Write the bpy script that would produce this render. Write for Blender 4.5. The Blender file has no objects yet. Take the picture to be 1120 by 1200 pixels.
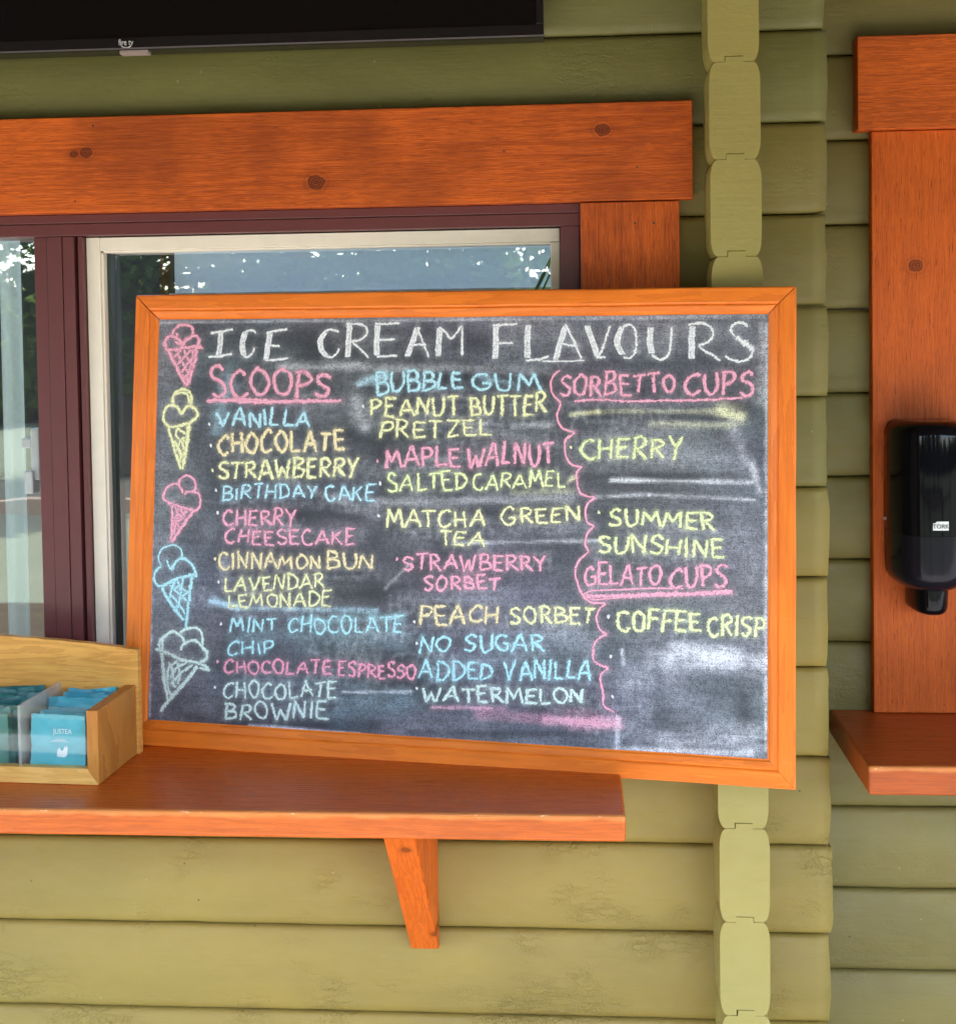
import bpy, bmesh, math, random
import numpy as np
from mathutils import Vector, Matrix, noise
random.seed(7)
sc = bpy.context.scene
COL = sc.collection
GZ = 1.65                      # camera height above the patio; heights below are measured from the lens

# ---------------------------------------------------------------- camera, sky, sun, exposure
cd = bpy.data.cameras.new('camera'); cam = bpy.data.objects.new('camera', cd); COL.objects.link(cam)
cd.sensor_fit = 'HORIZONTAL'; cd.sensor_width = 36; cd.lens = 50.045
cd.shift_x = 0.0; cd.shift_y = -0.1374; cd.clip_start = .05; cd.clip_end = 500
R_ = Vector((0.99718734, 0.07343252, -0.01500238)); U_ = Vector((0.01236592, 0.03622711, 0.99926707)); F_ = Vector((-0.0739222, 0.99664199, -0.03521716))
cam.matrix_world = Matrix(((R_.x, U_.x, -F_.x, 0), (R_.y, U_.y, -F_.y, -1.94616), (R_.z, U_.z, -F_.z, GZ), (0, 0, 0, 1)))
sc.camera = cam
SUN_EL = math.radians(60)
w = bpy.data.worlds.new('World'); sc.world = w; w.use_nodes = True
nt = w.node_tree; nt.nodes.clear()
sky = nt.nodes.new('ShaderNodeTexSky'); sky.sky_type = 'NISHITA'; sky.sun_disc = False
sky.sun_elevation = SUN_EL; sky.sun_rotation = math.pi; sky.altitude = 300; sky.air_density = 1; sky.dust_density = 2; sky.ozone_density = 1
bg = nt.nodes.new('ShaderNodeBackground'); bg.inputs[1].default_value = .15
wo = nt.nodes.new('ShaderNodeOutputWorld'); nt.links.new(sky.outputs[0], bg.inputs[0]); nt.links.new(bg.outputs[0], wo.inputs[0])
sl = bpy.data.lights.new('sun', 'SUN'); sl.energy = 2.4; sl.angle = math.radians(.5); sl.color = (1, .97, .92)
so = bpy.data.objects.new('sun', sl); COL.objects.link(so)
so.rotation_euler = Vector((0, math.cos(SUN_EL), -math.sin(SUN_EL))).to_track_quat('-Z', 'Y').to_euler()
vs = sc.view_settings; vs.view_transform = 'Standard'; vs.look = 'None'; vs.gamma = 1; vs.use_curve_mapping = False
vs.exposure = 3.2
sc.cycles.max_bounces = 8; sc.cycles.diffuse_bounces = 4; sc.cycles.transparent_max_bounces = 16

# ---------------------------------------------------------------- node helpers
class NT:
    def __init__(s, name):
        s.m = bpy.data.materials.new(name); s.m.use_nodes = True; s.t = s.m.node_tree; s.t.nodes.clear()
        s.out = s.n('ShaderNodeOutputMaterial')
    def n(s, typ, **kw):
        nd = s.t.nodes.new(typ)
        for k, v in kw.items(): setattr(nd, k, v)
        return nd
    def l(s, a, b): s.t.links.new(a, b)
    def put(s, sock, v):
        if hasattr(v, 'is_output') or isinstance(v, bpy.types.NodeSocket): s.l(v, sock)
        else: sock.default_value = v
    def math(s, op, a, b=0.0, clamp=False):
        nd = s.n('ShaderNodeMath', operation=op, use_clamp=clamp); s.put(nd.inputs[0], a); s.put(nd.inputs[1], b); return nd.outputs[0]
    def rng(s, v, a, b, c=0.0, d=1.0, smooth=True):
        nd = s.n('ShaderNodeMapRange', interpolation_type='SMOOTHSTEP' if smooth else 'LINEAR', clamp=True)
        for i, x in enumerate((v, a, b, c, d)): s.put(nd.inputs[i], x)
        return nd.outputs[0]
    def mix(s, f, a, b, mode='MIX'):
        nd = s.n('ShaderNodeMix', data_type='RGBA', blend_type=mode)
        s.put(nd.inputs['Factor'], f)
        for k, v in ((6, a), (7, b)):
            if isinstance(v, (tuple, list)): v = (*v[:3], 1)
            s.put(nd.inputs[k], v)
        return nd.outputs[2]
    def coords(s, scale=(1, 1, 1), loc=(0, 0, 0), which='Object'):
        tc = s.n('ShaderNodeTexCoord'); mp = s.n('ShaderNodeMapping'); s.l(tc.outputs[which], mp.inputs[0])
        mp.inputs['Scale'].default_value = scale; mp.inputs['Location'].default_value = loc; return mp.outputs[0]
    def noise(s, vec, scale=1.0, detail=3, rough=.55, dist=0.0):
        nd = s.n('ShaderNodeTexNoise'); s.l(vec, nd.inputs['Vector']); nd.inputs['Scale'].default_value = scale
        nd.inputs['Detail'].default_value = detail; nd.inputs['Roughness'].default_value = rough; nd.inputs['Distortion'].default_value = dist
        return nd.outputs[0]
    def bump(s, h, strength=.3, dist=.001, prev=None):
        nd = s.n('ShaderNodeBump'); nd.inputs['Strength'].default_value = strength; nd.inputs['Distance'].default_value = dist
        s.l(h, nd.inputs['Height'])
        if prev is not None: s.l(prev, nd.inputs['Normal'])
        return nd.outputs[0]
    def pbr(s, col, rough=.5, normal=None, **kw):
        p = s.n('ShaderNodeBsdfPrincipled')
        if isinstance(col, (tuple, list)): col = (*col[:3], 1)
        s.put(p.inputs['Base Color'], col); s.put(p.inputs['Roughness'], rough)
        if normal is not None: s.l(normal, p.inputs['Normal'])
        for k, v in kw.items(): s.put(p.inputs[k.replace('_', ' ')], v)
        s.l(p.outputs[0], s.out.inputs[0]); return p

RING = .20
def wood(name, dark, light, axis='x', rough=.5, figure=9., pores=.5, knots=(), coat=0., bump=.35, blotch=.25, wear=0., seed=0., flat=True, spec=.28, edges=()):
    """grain runs along axis; knots = (x, z, radius) in the object's own space"""
    t = NT(name)
    long_, ac = 1.0, 1.0
    def sc3(a, b): return (a, (a * 2 if flat else b), b) if axis == 'x' else ((b, (a * 2 if flat else b), a) if axis == 'z' else (b, a, b))
    warp = t.noise(t.coords(sc3(1.6, 9), (seed, seed, seed)), 1, 2)
    fig = t.n('ShaderNodeTexNoise'); t.l(t.coords(sc3(1.1, figure * 4), (seed * 2, 3 + seed, seed)), fig.inputs['Vector'])
    fig.inputs['Detail'].default_value = 5; fig.inputs['Roughness'].default_value = .6; fig.inputs['Distortion'].default_value = .25
    wv = t.math('MULTIPLY', t.math('ADD', t.math('MULTIPLY', warp, 2.), fig.outputs[0]), figure)
    ring = t.math('FRACT', wv); ring = t.rng(ring, .0, .95)
    fib = t.noise(t.coords(sc3(9, 420), (seed, 0, 0)), 1, 3, .6)
    big = t.noise(t.coords(sc3(1.3, 5), (seed, 7, seed)), 1, 3, .5)
    fine = t.noise(t.coords(sc3(3.5, 210), (seed, 1, 2)), 1, 3, .6)
    f = t.math('ADD', t.math('ADD', t.math('MULTIPLY', ring, RING), t.math('MULTIPLY', fig.outputs[0], .28)), t.math('ADD', t.math('MULTIPLY', big, .50 - RING), t.math('MULTIPLY', fine, .22)))
    col = t.mix(t.rng(f, .22, .78), dark, light)
    por = t.rng(t.noise(t.coords(sc3(38, 520), (2, seed, 5)), 1, 2, .7), .60, .74)
    col = t.mix(t.math('MULTIPLY', por, pores), col, tuple(c * .35 for c in dark))
    bl = t.noise(t.coords((5, 5, 5), (seed * 3, 1, 7)), 1, 4, .6)
    col = t.mix(t.math('MULTIPLY', t.rng(bl, .42, .7), blotch), col, tuple(c * .55 for c in dark))
    for kx, kz, kr in knots:
        sub = t.n('ShaderNodeVectorMath', operation='SUBTRACT'); t.l(t.coords(), sub.inputs[0]); sub.inputs[1].default_value = (kx, 0, kz)
        ml = t.n('ShaderNodeVectorMath', operation='MULTIPLY'); t.l(sub.outputs[0], ml.inputs[0]); ml.inputs[1].default_value = (.80 / kr, 0, .95 / kr)
        ln = t.n('ShaderNodeVectorMath', operation='LENGTH'); t.l(ml.outputs[0], ln.inputs[0])
        d = t.math('ADD', ln.outputs[1], t.math('MULTIPLY', t.math('SUBTRACT', t.noise(t.coords((90, 90, 90)), 1, 2), .5), .7))
        rg = t.math('SINE', t.math('MULTIPLY', d, 15.))
        inner = t.rng(d, 1.15, .95)
        col = t.mix(t.math('MULTIPLY', inner, t.rng(rg, -1, 1, .45, .95)), col, tuple(c * .28 for c in dark))
        halo = t.math('MULTIPLY', t.math('MULTIPLY', t.rng(d, 2.8, 1.), .4), t.rng(t.math('SINE', t.math('MULTIPLY', d, 9.)), -1., 1., .3, 1.))
        col = t.mix(halo, col, tuple(c * .5 for c in dark))
    if wear:
        wn = t.rng(t.noise(t.coords((40, 130, 130)), 1, 3, .7), .66, .72)
        ed = t.n('ShaderNodeNewGeometry'); pt = t.rng(ed.outputs['Pointiness'], .505, .56)
        col = t.mix(t.math('MULTIPLY', wn, wear), col, (.75, .5, .28))
    for ey, ez, er in edges:     # lighter band paints in the edge highlight; pale chips are wear
        sub = t.n('ShaderNodeVectorMath', operation='SUBTRACT'); t.l(t.coords(), sub.inputs[0]); sub.inputs[1].default_value = (0, ey, ez)
        ml = t.n('ShaderNodeVectorMath', operation='MULTIPLY'); t.l(sub.outputs[0], ml.inputs[0]); ml.inputs[1].default_value = (0, 1 / er, 1 / er)
        ln = t.n('ShaderNodeVectorMath', operation='LENGTH'); t.l(ml.outputs[0], ln.inputs[0])
        k1 = t.math('ADD', ln.outputs[1], t.math('MULTIPLY', t.noise(t.coords((22, 60, 60), (seed, 0, 0)), 1, 4, .65), 1.6))
        col = t.mix(t.math('MULTIPLY', t.rng(k1, 2.1, 1.0), .45), col, (.95, .38, .10))
        k2 = t.math('ADD', ln.outputs[1], t.math('MULTIPLY', t.noise(t.coords((34, 110, 110), (seed, 3, 0)), 1, 3, .6), 6.))
        col = t.mix(t.rng(k2, 2.45, 2.25), col, (.93, .62, .32))
    h = t.math('ADD', t.math('MULTIPLY', fib, .8), t.math('MULTIPLY', ring, .5))
    nrm = t.bump(h, bump, .0012)
    t.pbr(col, t.rng(fib, .3, .7, rough - .08, rough + .1), nrm, Coat_Weight=coat, Coat_Roughness=.22, Specular_IOR_Level=spec)
    return t.m

def paint(name, base, amp=.16, crack=.5, seed=0., rough=.62):
    t = NT(name)
    a = t.noise(t.coords((2.2, 2.2, 5), (seed, 0, seed)), 1, 4, .6)
    col = t.mix(t.rng(a, .3, .7), tuple(c * (1 - amp) for c in base), tuple(c * (1 + amp) for c in base))
    b = t.noise(t.coords((3, 3, 40), (0, seed, 0)), 1, 3, .6)
    col = t.mix(t.math('MULTIPLY', t.rng(b, .45, .75), .22), col, (base[0] * 1.12, base[1] * 1.02, base[2] * .8))
    gr = t.noise(t.coords((1.3, 1.3, 2.4), (9, seed, 2)), 1, 2)
    col = t.mix(t.math('MULTIPLY', t.rng(gr, .45, .75), .30), col, (base[0] * .80, base[1] * .98, base[2] * 1.1))
    sp = t.n('ShaderNodeTexVoronoi'); t.l(t.coords((28, 28, 28), (seed, 0, 0)), sp.inputs['Vector']); sp.inputs['Scale'].default_value = 1
    spots = t.math('MULTIPLY', t.rng(sp.outputs[0], .055, .03), t.rng(t.noise(t.coords((6, 6, 6)), 1, 1), .5, .54))
    col = t.mix(t.math('MULTIPLY', spots, .45), col, (.45, .4, .22))
    sp2 = t.n('ShaderNodeTexVoronoi'); t.l(t.coords((17, 17, 17), (seed + 4, 2, 0)), sp2.inputs['Vector']); sp2.inputs['Scale'].default_value = 1
    spots2 = t.math('MULTIPLY', t.rng(sp2.outputs[0], .035, .02), t.rng(t.noise(t.coords((4, 4, 4), (3, 3, 3)), 1, 1), .48, .52))
    col = t.mix(spots2, col, tuple(c * .3 for c in base))
    brush = t.noise(t.coords((14, 14, 240), (seed, 0, 0)), 1, 3, .6)
    lump = t.noise(t.coords((30, 30, 55), (0, 0, seed)), 1, 3, .6)
    vo = t.n('ShaderNodeTexVoronoi', feature='DISTANCE_TO_EDGE')
    wv = t.n('ShaderNodeVectorMath', operation='ADD'); t.l(t.coords((26, 26, 85)), wv.inputs[0])
    nz = t.n('ShaderNodeTexNoise'); t.l(t.coords((40, 40, 40)), nz.inputs[0]); t.l(nz.outputs[1], wv.inputs[1])
    t.l(wv.outputs[0], vo.inputs['Vector']); vo.inputs['Scale'].default_value = 1
    mask = t.rng(t.noise(t.coords((5, 5, 7), (seed, 4, 1)), 1, 3, .6), .50, .66)
    cr = t.math('MULTIPLY', t.math('SUBTRACT', 1., t.rng(vo.outputs[0], 0., .22)), mask)
    n1 = t.bump(t.math('ADD', t.math('MULTIPLY', brush, .5), lump), .55, .0012)
    n2 = t.bump(t.math('SUBTRACT', 1., cr), crack, .0016, n1)
    col = t.mix(t.math('MULTIPLY', t.rng(brush, .62, .75), .18), col, tuple(c * .55 for c in base))
    t.pbr(col, t.rng(lump, .3, .7, rough - .1, rough + .08), n2)
    return t.m

def plain(name, col, rough=.5, bump=0, bscale=200, var=.08, **kw):
    t = NT(name); n = t.noise(t.coords((bscale / 8,) * 3), 1, 4)
    c = t.mix(n, tuple(x * (1 - var * 2) for x in col), tuple(min(1, x * (1 + var * 2)) for x in col))
    nr = t.bump(t.noise(t.coords((bscale,) * 3), 1, 3), bump, .0006) if bump else None
    t.pbr(c, rough, nr, **kw); return t.m

def glass(name, tint, base_r, gain):
    t = NT(name); fr = t.n('ShaderNodeLayerWeight'); fr.inputs[0].default_value = .5
    f = t.math('ADD', t.math('MULTIPLY', t.math('POWER', fr.outputs['Facing'], 5.), .8), base_r + .035 * gain, True)
    tr = t.n('ShaderNodeBsdfTransparent'); tr.inputs[0].default_value = (*tint, 1)
    gl = t.n('ShaderNodeBsdfGlossy'); gl.inputs['Roughness'].default_value = .012
    gl.inputs[0].default_value = (.95, 1, 1, 1)
    if base_r > .05:   # old float glass is slightly wavy
        t.l(t.bump(t.noise(t.coords((3, 3, 3)), 1, 2), .12, .01), gl.inputs['Normal'])
    mx = t.n('ShaderNodeMixShader'); t.l(f, mx.inputs[0]); t.l(tr.outputs[0], mx.inputs[1]); t.l(gl.outputs[0], mx.inputs[2])
    t.l(mx.outputs[0], t.out.inputs[0]); return t.m

OLIVE = (.258, .183, .036)
M = {}
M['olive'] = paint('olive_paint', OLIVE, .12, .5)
M['olive_shaded'] = paint('olive_paint_porch_shade', (.145, .128, .032), .14, .3, 12.)  # darker paint on the upper logs stands in for porch shade
M['olive_half_shaded'] = paint('olive_paint_half_shade', (.195, .152, .035), .13, .35, 14.)  # middle courses: a weaker step of the same shade put into the paint
M['olive2'] = paint('olive_paint_rough', OLIVE, .14, .9, 3.)
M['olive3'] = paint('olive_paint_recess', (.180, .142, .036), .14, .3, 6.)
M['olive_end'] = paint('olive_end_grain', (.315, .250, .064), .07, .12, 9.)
ST_D, ST_L = (.30, .046, .006), (.76, .145, .013)

# ---------------------------------------------------------------- object helpers
def link(o, parent=None):
    COL.objects.link(o)
    if parent is not None: o.parent = parent
    return o
def thing(name, label, cat, loc=(0, 0, 0), rot=(0, 0, 0), group=None):
    o = bpy.data.objects.new(name, None); o.location = (loc[0], loc[1], loc[2] + GZ); o.rotation_euler = rot
    o.empty_display_size = .05; tag(o, label, cat, group); return link(o)
def tag(o, label=None, cat=None, group=None, kind=None):
    for k, v in (('label', label), ('category', cat), ('group', group), ('kind', kind)):
        if v: o[k] = v
    return o
def origin(p): return (p.location.x, p.location.y, p.location.z - GZ) if p is not None and p.parent is None and p.type == 'EMPTY' else (0, 0, 0)
def mesh(name, v, f, mat, parent=None, local=False, smooth=False, uv=None, off=None):
    """verts are given in place (heights from the lens) unless local"""
    me = bpy.data.meshes.new(name)
    if not local:
        o_ = off if off is not None else (origin(parent) if parent is not None else (0, 0, -GZ))
        v = [(a[0] - o_[0], a[1] - o_[1], a[2] - o_[2]) for a in v]
    me.from_pydata(v, [], f); me.update()
    if uv is not None:
        ul = me.uv_layers.new(name='UVMap'); li = np.empty(len(me.loops), int); me.loops.foreach_get('vertex_index', li)
        ul.data.foreach_set('uv', np.array(uv, float)[li].ravel())
    me.materials.append(mat)
    if smooth: me.polygons.foreach_set('use_smooth', [True] * len(me.polygons))
    return link(bpy.data.objects.new(name, me), parent)
def boxvf(x0, x1, y0, y1, z0, z1, bev=0., seg=2, jit=0.):
    bm = bmesh.new()
    vv = [bm.verts.new((x, y, z)) for x in (x0, x1) for y in (y0, y1) for z in (z0, z1)]
    for q in ((0, 1, 3, 2), (4, 6, 7, 5), (0, 4, 5, 1), (2, 3, 7, 6), (0, 2, 6, 4), (1, 5, 7, 3)): bm.faces.new([vv[i] for i in q])
    bmesh.ops.recalc_face_normals(bm, faces=bm.faces)
    if bev: bmesh.ops.bevel(bm, geom=bm.edges[:], offset=bev, segments=seg, affect='EDGES', profile=.6)
    bm.verts.ensure_lookup_table(); bm.verts.index_update()
    v = [tuple(a.co) for a in bm.verts]; f = [[a.index for a in q.verts] for q in bm.faces]; bm.free(); return v, f
def box(name, mat, parent, x0, x1, y0, y1, z0, z1, bev=.0015, seg=2, **kw):
    v, f = boxvf(x0, x1, y0, y1, z0, z1, bev, seg); return mesh(name, v, f, mat, parent, **kw)
def cyl(p0, p1, r0, r1=None, n=12, caps=True):
    r1 = r0 if r1 is None else r1; a, b = Vector(p0), Vector(p1); d = (b - a).normalized()
    s = d.cross(Vector((0, 0, 1)) if abs(d.z) < .9 else Vector((1, 0, 0))).normalized(); t = d.cross(s)
    v = []; f = []
    for c, r in ((a, r0), (b, r1)):
        for i in range(n):
            an = 2 * math.pi * i / n; v.append(tuple(c + s * math.cos(an) * r + t * math.sin(an) * r))
    for i in range(n): j = (i + 1) % n; f.append([i, j, n + j, n + i])
    if caps: f += [list(range(n))[::-1], list(range(n, 2 * n))]
    return v, f
def join(*vf):
    V = []; Fc = []
    for v, f in vf: o = len(V); V += v; Fc += [[i + o for i in q] for q in f]
    return V, Fc
def text(name, body, size, mat, parent, loc, rot, extrude=.00008, sx=1., local=True):
    cu = bpy.data.curves.new(name, 'FONT'); cu.body = body; cu.size = size; cu.extrude = extrude; cu.align_x = 'CENTER'; cu.align_y = 'CENTER'
    tmp = bpy.data.objects.new('tmp', cu); COL.objects.link(tmp); bpy.context.view_layer.update()
    me = bpy.data.meshes.new_from_object(tmp.evaluated_get(bpy.context.evaluated_depsgraph_get())); bpy.data.objects.remove(tmp)
    me.materials.clear(); me.materials.append(mat)
    o = bpy.data.objects.new(name, me); link(o, parent)
    o0 = (0, 0, 0) if local else origin(parent)
    o.location = (loc[0] - o0[0], loc[1] - o0[1], loc[2] - o0[2]); o.rotation_euler = rot; o.scale = (sx, 1, 1); return o

# ---------------------------------------------------------------- ground, patio, porch roof
t = NT('grass_ground'); c = t.mix(t.noise(t.coords((3, 3, 3)), 1, 5), (.045, .060, .025), (.09, .10, .05)); t.pbr(c, .9); gm = t.m
g = mesh('ground', [(-80, -90, -GZ - .02), (80, -90, -GZ - .02), (80, 40, -GZ - .02), (-80, 40, -GZ - .02)], [[0, 1, 2, 3]], gm); tag(g, kind='structure')
t = NT('patio_concrete'); c = t.mix(t.noise(t.coords((6, 6, 6)), 1, 6, .65), (.27, .255, .235), (.35, .335, .31))
t.pbr(c, .8, t.bump(t.noise(t.coords((120, 120, 120)), 1, 3), .3, .002)); pm = t.m
pt = box('patio', pm, None, -7, 7, -3.3, 0.0, -GZ - .018, -GZ + .10, .01); tag(pt, kind='structure')
roof_m = wood('porch_ceiling_wood', (.06, .03, .014), (.12, .06, .028), 'x', .6, 6)
rv_, rq_ = boxvf(-7, 7, -1.8, .3, 0, .12); rv_ = [(x, y, z + .40 + (y + 1.8) * .40) for x, y, z in rv_]
rv_ = [(x, min(y, .20), z) for x, y, z in rv_]
rf = mesh('porch_roof', rv_, rq_, roof_m); tag(rf, kind='structure')
fas = mesh('porch_fascia', *boxvf(-7, 7, -1.85, -1.802, .36, .60), roof_m); tag(fas, kind='structure')

# ---------------------------------------------------------------- log walls
def logvf(x0, x1, zb, zt, yf, seed, chip=None, rag=(0, 0), back=.05, step=.022):
    prof = []
    for a in np.linspace(0, 1, 6): prof.append((.0105 * (1 - math.sin(a * math.pi / 2)), .0007 + .021 * (1 - math.cos(a * math.pi / 2)), 'b'))
    h = zt - zb
    for a in (.26, .36, .46, .56, .66, .76, .84): prof.append((-.0052 * (1 - (2 * (a - .16) / .75 - 1) ** 2), h * a, 'm'))
    for a in np.linspace(0, 1, 5)[::-1]: prof.append((.0085 * (1 - math.sin(a * math.pi / 2)), h - .0007 - .012 * (1 - math.cos(a * math.pi / 2)), 't'))
    n = max(2, int((x1 - x0) / step)); V = []; Fc = []; k = len(prof) + 2
    for i in range(n + 1):
        x = x0 + (x1 - x0) * i / n
        for (y, z, s_) in prof:
            dy = .0011 * noise.noise(Vector((x * 7, z * 22, seed))) + .0005 * noise.noise(Vector((x * 40, z * 80, seed)))
            dz = (.0012 * noise.noise(Vector((x * 9 + 5, seed * 3., 1))) + .0004 * noise.noise(Vector((x * 60, seed, 4)))) * (1 if s_ == 'b' else (.3 if s_ == 't' else 0))
            xx = x
            if i == n: xx += rag[1] * noise.noise(Vector((z * 30, seed, 8))) + rag[0]
            if chip and x > chip and s_ == 'b': dz += .004 * min(1, (x - chip) / .01)
            V.append((xx, yf + y + dy, zb + z + dz))
        V.append((x, yf + back, zt - .0007)); V.append((x, yf + back, zb + .0007))
    for i in range(n):
        for j in range(k):
            a, b = i * k + j, i * k + (j + 1) % k; Fc.append([a, a + k, b + k, b])
    Fc.append(list(range(k))); Fc.append([n * k + j for j in range(k)][::-1])
    return V, Fc
Z0, H = .4296, .1319
lw = thing('log_wall', 'olive painted log wall round the serving window, with stacked log ends up its corner', 'wall', (-.3, .03, -GZ))
k = 0
for i in range(-4, 16):
    zt = Z0 - i * H; zb = zt - H
    if zb < -GZ - .02: zb = -GZ + .101
    if zt < -GZ + .12: break
    cut = zb < .19 and zt > -.60
    k += 1
    seed = i * 1.7 + 3
    ragx = (random.uniform(-.0015, .002), .003)
    ends = .3607 + ragx[0]
    if cut: pieces = [(.035, ends)]
    else: pieces = [(-2.2, ends)]
    for x0, x1 in pieces:
        v, f = logvf(x0, x1, zb, zt, 0., seed, chip=(.3415 if i == 1 else None), rag=ragx)
        mesh('log', v, f, M['olive2'] if i >= 8 else (M['olive_shaded'] if i <= 0 else (M['olive_half_shaded'] if i <= 4 else M['olive'])), lw, smooth=False)
        ob = COL.objects[-1]
        ob.data.polygons.foreach_set('use_smooth', [len(p.vertices) == 4 for p in ob.data.polygons])
    if cut:
        v, f = logvf(-2.2, -1.30, zb, zt, 0., seed + 2)
        mesh('log', v, f, M['olive'], lw, smooth=True)
# squared log ends of the crossing wall, with tongue and groove
def endvf(xc, wd, zb, zt, y0, y1, seed):
    hw = wd / 2; h = zt - zb; o = []; r = .027; p = .0098; tg, th = .0125, .0075
    def arc(cx, sx, top):
        pts = []
        for a in np.linspace(0, 1, 7):
            x = (hw - p * (1 - math.sin(a * math.pi / 2))); z = r * (1 - math.cos(a * math.pi / 2))
            pts.append((sx * x, (h - z) if top else z))
        return pts
    R1 = arc(0, 1, False); R2 = arc(0, 1, True)[::-1]; L2 = arc(0, -1, True); L1 = arc(0, -1, False)[::-1]
    o = [(tg + .0003, .0001), *R1, *R2, (tg, h - .0001), (tg - .0001, h + th), (-tg + .0001, h + th), (-tg, h - .0001), *L2, *L1, (-tg - .0003, .0001), (-tg - .0002, th + .0005), (tg + .0002, th + .0005)]
    rr = random.Random(seed); V = []; n = len(o); tilt = rr.uniform(-.0012, .0012)
    o = [(x + .0007 * noise.noise(Vector((x * 60, z * 25, seed))), z) for x, z in o]
    def ring(y, ins):
        for x, z in o:
            sx = 1 - ins / hw; V.append((xc + tilt + x * sx, y + .0006 * noise.noise(Vector((x * 30, z * 20, seed))), zb + h / 2 + (z - h / 2) * (1 - ins / h * 1.2)))
    ring(y0, .0007); ring(y0 + .0005, .0002); ring(y0 + .0014, 0.); ring(y1, 0.)
    Fc = [list(range(n))]
    for a in range(3):
        for j in range(n): b = (j + 1) % n; Fc.append([a * n + j, a * n + b, (a + 1) * n + b, (a + 1) * n + j][::-1])
    return V, Fc
HP = .1339
for i in range(-5, 15):
    zt = .3699 - (i - 0) * HP + 0.0; zb = zt - HP + .0001
    if zb < -GZ + .1: break
    xc = .2225 + (.3699 - zt) * .0045
    v, f = endvf(xc, .0705, zb, zt, -.080, .03, i + 40)
    mesh('log_end', v, f, M['olive_end'], lw)
# recessed wall to the right
rw = thing('log_wall', 'darker olive log wall set back to the right, behind the soap dispenser', 'wall', (.8, .22, -GZ))
YR = .1746
for i in range(-4, 16):
    zt = .4262 - i * H; zb = zt - H
    if zt < -GZ + .12: break
    if zb < -GZ + .101: zb = -GZ + .101
    v, f = logvf(.28, 2.2, zb, zt, YR, i * 2.3 + 70)
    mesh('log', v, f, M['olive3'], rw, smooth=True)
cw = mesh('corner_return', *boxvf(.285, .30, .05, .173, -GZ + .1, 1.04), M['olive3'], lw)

# ---------------------------------------------------------------- serving window
TR_H = wood('orange_stain_header', ST_D, ST_L, 'x', .55, 7, .55, [(-.505, .245 - .0, .0085), (-.232, .0, .001)], blotch=.35, wear=.1)
win = thing('serving_window', 'sliding serving window in maroon frame with orange wooden trim boards', 'window', (-.42, .03, -.604))
def kn(lst, o=(-.42, 0, -.604)): return [(x - o[0], z - o[2], r) for x, z, r in lst]
KZ = GZ
trimH = wood('orange_header_wood', ST_D, ST_L, 'x', .55, 8, .5, kn([(-.3745, .2245, .0095), (.0415, .2895, .008), (-.7165, .276, .007), (-.735, .274, .005)]), blotch=.5)
trimJ = wood('orange_jamb_wood', ST_D, ST_L, 'z', .55, 8, .85, (), blotch=.5, seed=2)
box('header_board', trimH, win, -1.45, .1695, -.025, .012, .1885, .3285, .0022, 3)
box('jamb_board', trimJ, win, .0085, .1500, -.020, .012, -.603, .1868, .0018, 3)
nail = plain('dark_nail', (.05, .03, .02), .5)
for nx_, nz_ in ((.0865, .156), (.1132, .1555)): mesh('nail', *cyl((nx_, -.0206, nz_), (nx_, -.0195, nz_), .0017, .0017, 10), nail, win)
for nx_, nz_ in ((-.735, .205), (-.705, .315), (.09, .235), (-.10, .262)): mesh('nail', *cyl((nx_, -.0256, nz_), (nx_, -.0245, nz_), .0014, .0014, 10), nail, win)
maroon = plain('maroon_vinyl', (.12, .030, .030), .38, .08, 300, .06)
white = plain('cream_vinyl', (.80, .71, .58), .42, .06, 300, .04)
white2 = plain('white_vinyl', (.72, .74, .76), .42, .06, 300, .04)
fr = thing and None
fv = join(boxvf(-1.45, .0075, .004, .075, .156, .1875, .001), boxvf(-1.45, .0075, -.001, .003, .1750, .1877, .001), boxvf(-1.45, .0075, .0005, .003, .1560, .1738, .0008))
mesh('frame_head', *fv, maroon, win)
mesh('frame_jamb', *join(boxvf(-.0215, .0078, .0042, .075, -.603, .1555, .001), boxvf(-.0195, .0065, .000, .0038, -.603, .1555, .0008)), maroon, win)
mesh('mullion', *join(boxvf(-.812, -.7925, .006, .07, -.603, .1555, .001), boxvf(-.7918, -.7690, .0045, .07, -.603, .1555, .001),
     boxvf(-.7683, -.7505, .006, .07, -.603, .1555, .001), boxvf(-.7462, -.7385, .010, .07, -.603, .1555, .001), boxvf(-.7505, -.7462, .035, .07, -.603, .1555, 0)), maroon, win)
mesh('frame_sill', *boxvf(-1.45, .0075, .035, .10, -.6035, -.585, .001), maroon, win)
sash = mesh('sash', *join(boxvf(-.7375, -.7165, .022, .060, -.580, .1545, .0012), boxvf(-.7163, -.7125, .026, .060, -.560, .131, .0005),
     boxvf(-.7163, -.0225, .0222, .0598, .1345, .1543, .0012), boxvf(-.7124, -.036, .026, .0596, .1315, .1343, .0005),
     boxvf(-.0360, -.0222, .022, .0602, -.580, .1338, .0012), boxvf(-.7163, -.036, .022, .0598, -.584, -.5605, .0012)), white, win)
mesh('gasket', *boxvf(-.7123, -.7070, .040, .0585, -.558, .131, .0003), plain('dark_green_rubber', (.03, .045, .04), .5), win)
gl = glass('window_glass', (.96, .98, .975), .135, 1.0)
mesh('glass_pane', *boxvf(-.7069, -.0361, .060, .064, -.5600, .1313), gl, win)
mesh('glass_pane', *boxvf(-1.44, -.8120, .054, .058, -.5840, .1558), gl, win)
mesh('glazing_strip', *boxvf(-.8165, -.8150, .050, .0537, -.584, .1555), plain('pale_seal', (.55, .55, .45), .4), win)
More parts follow.
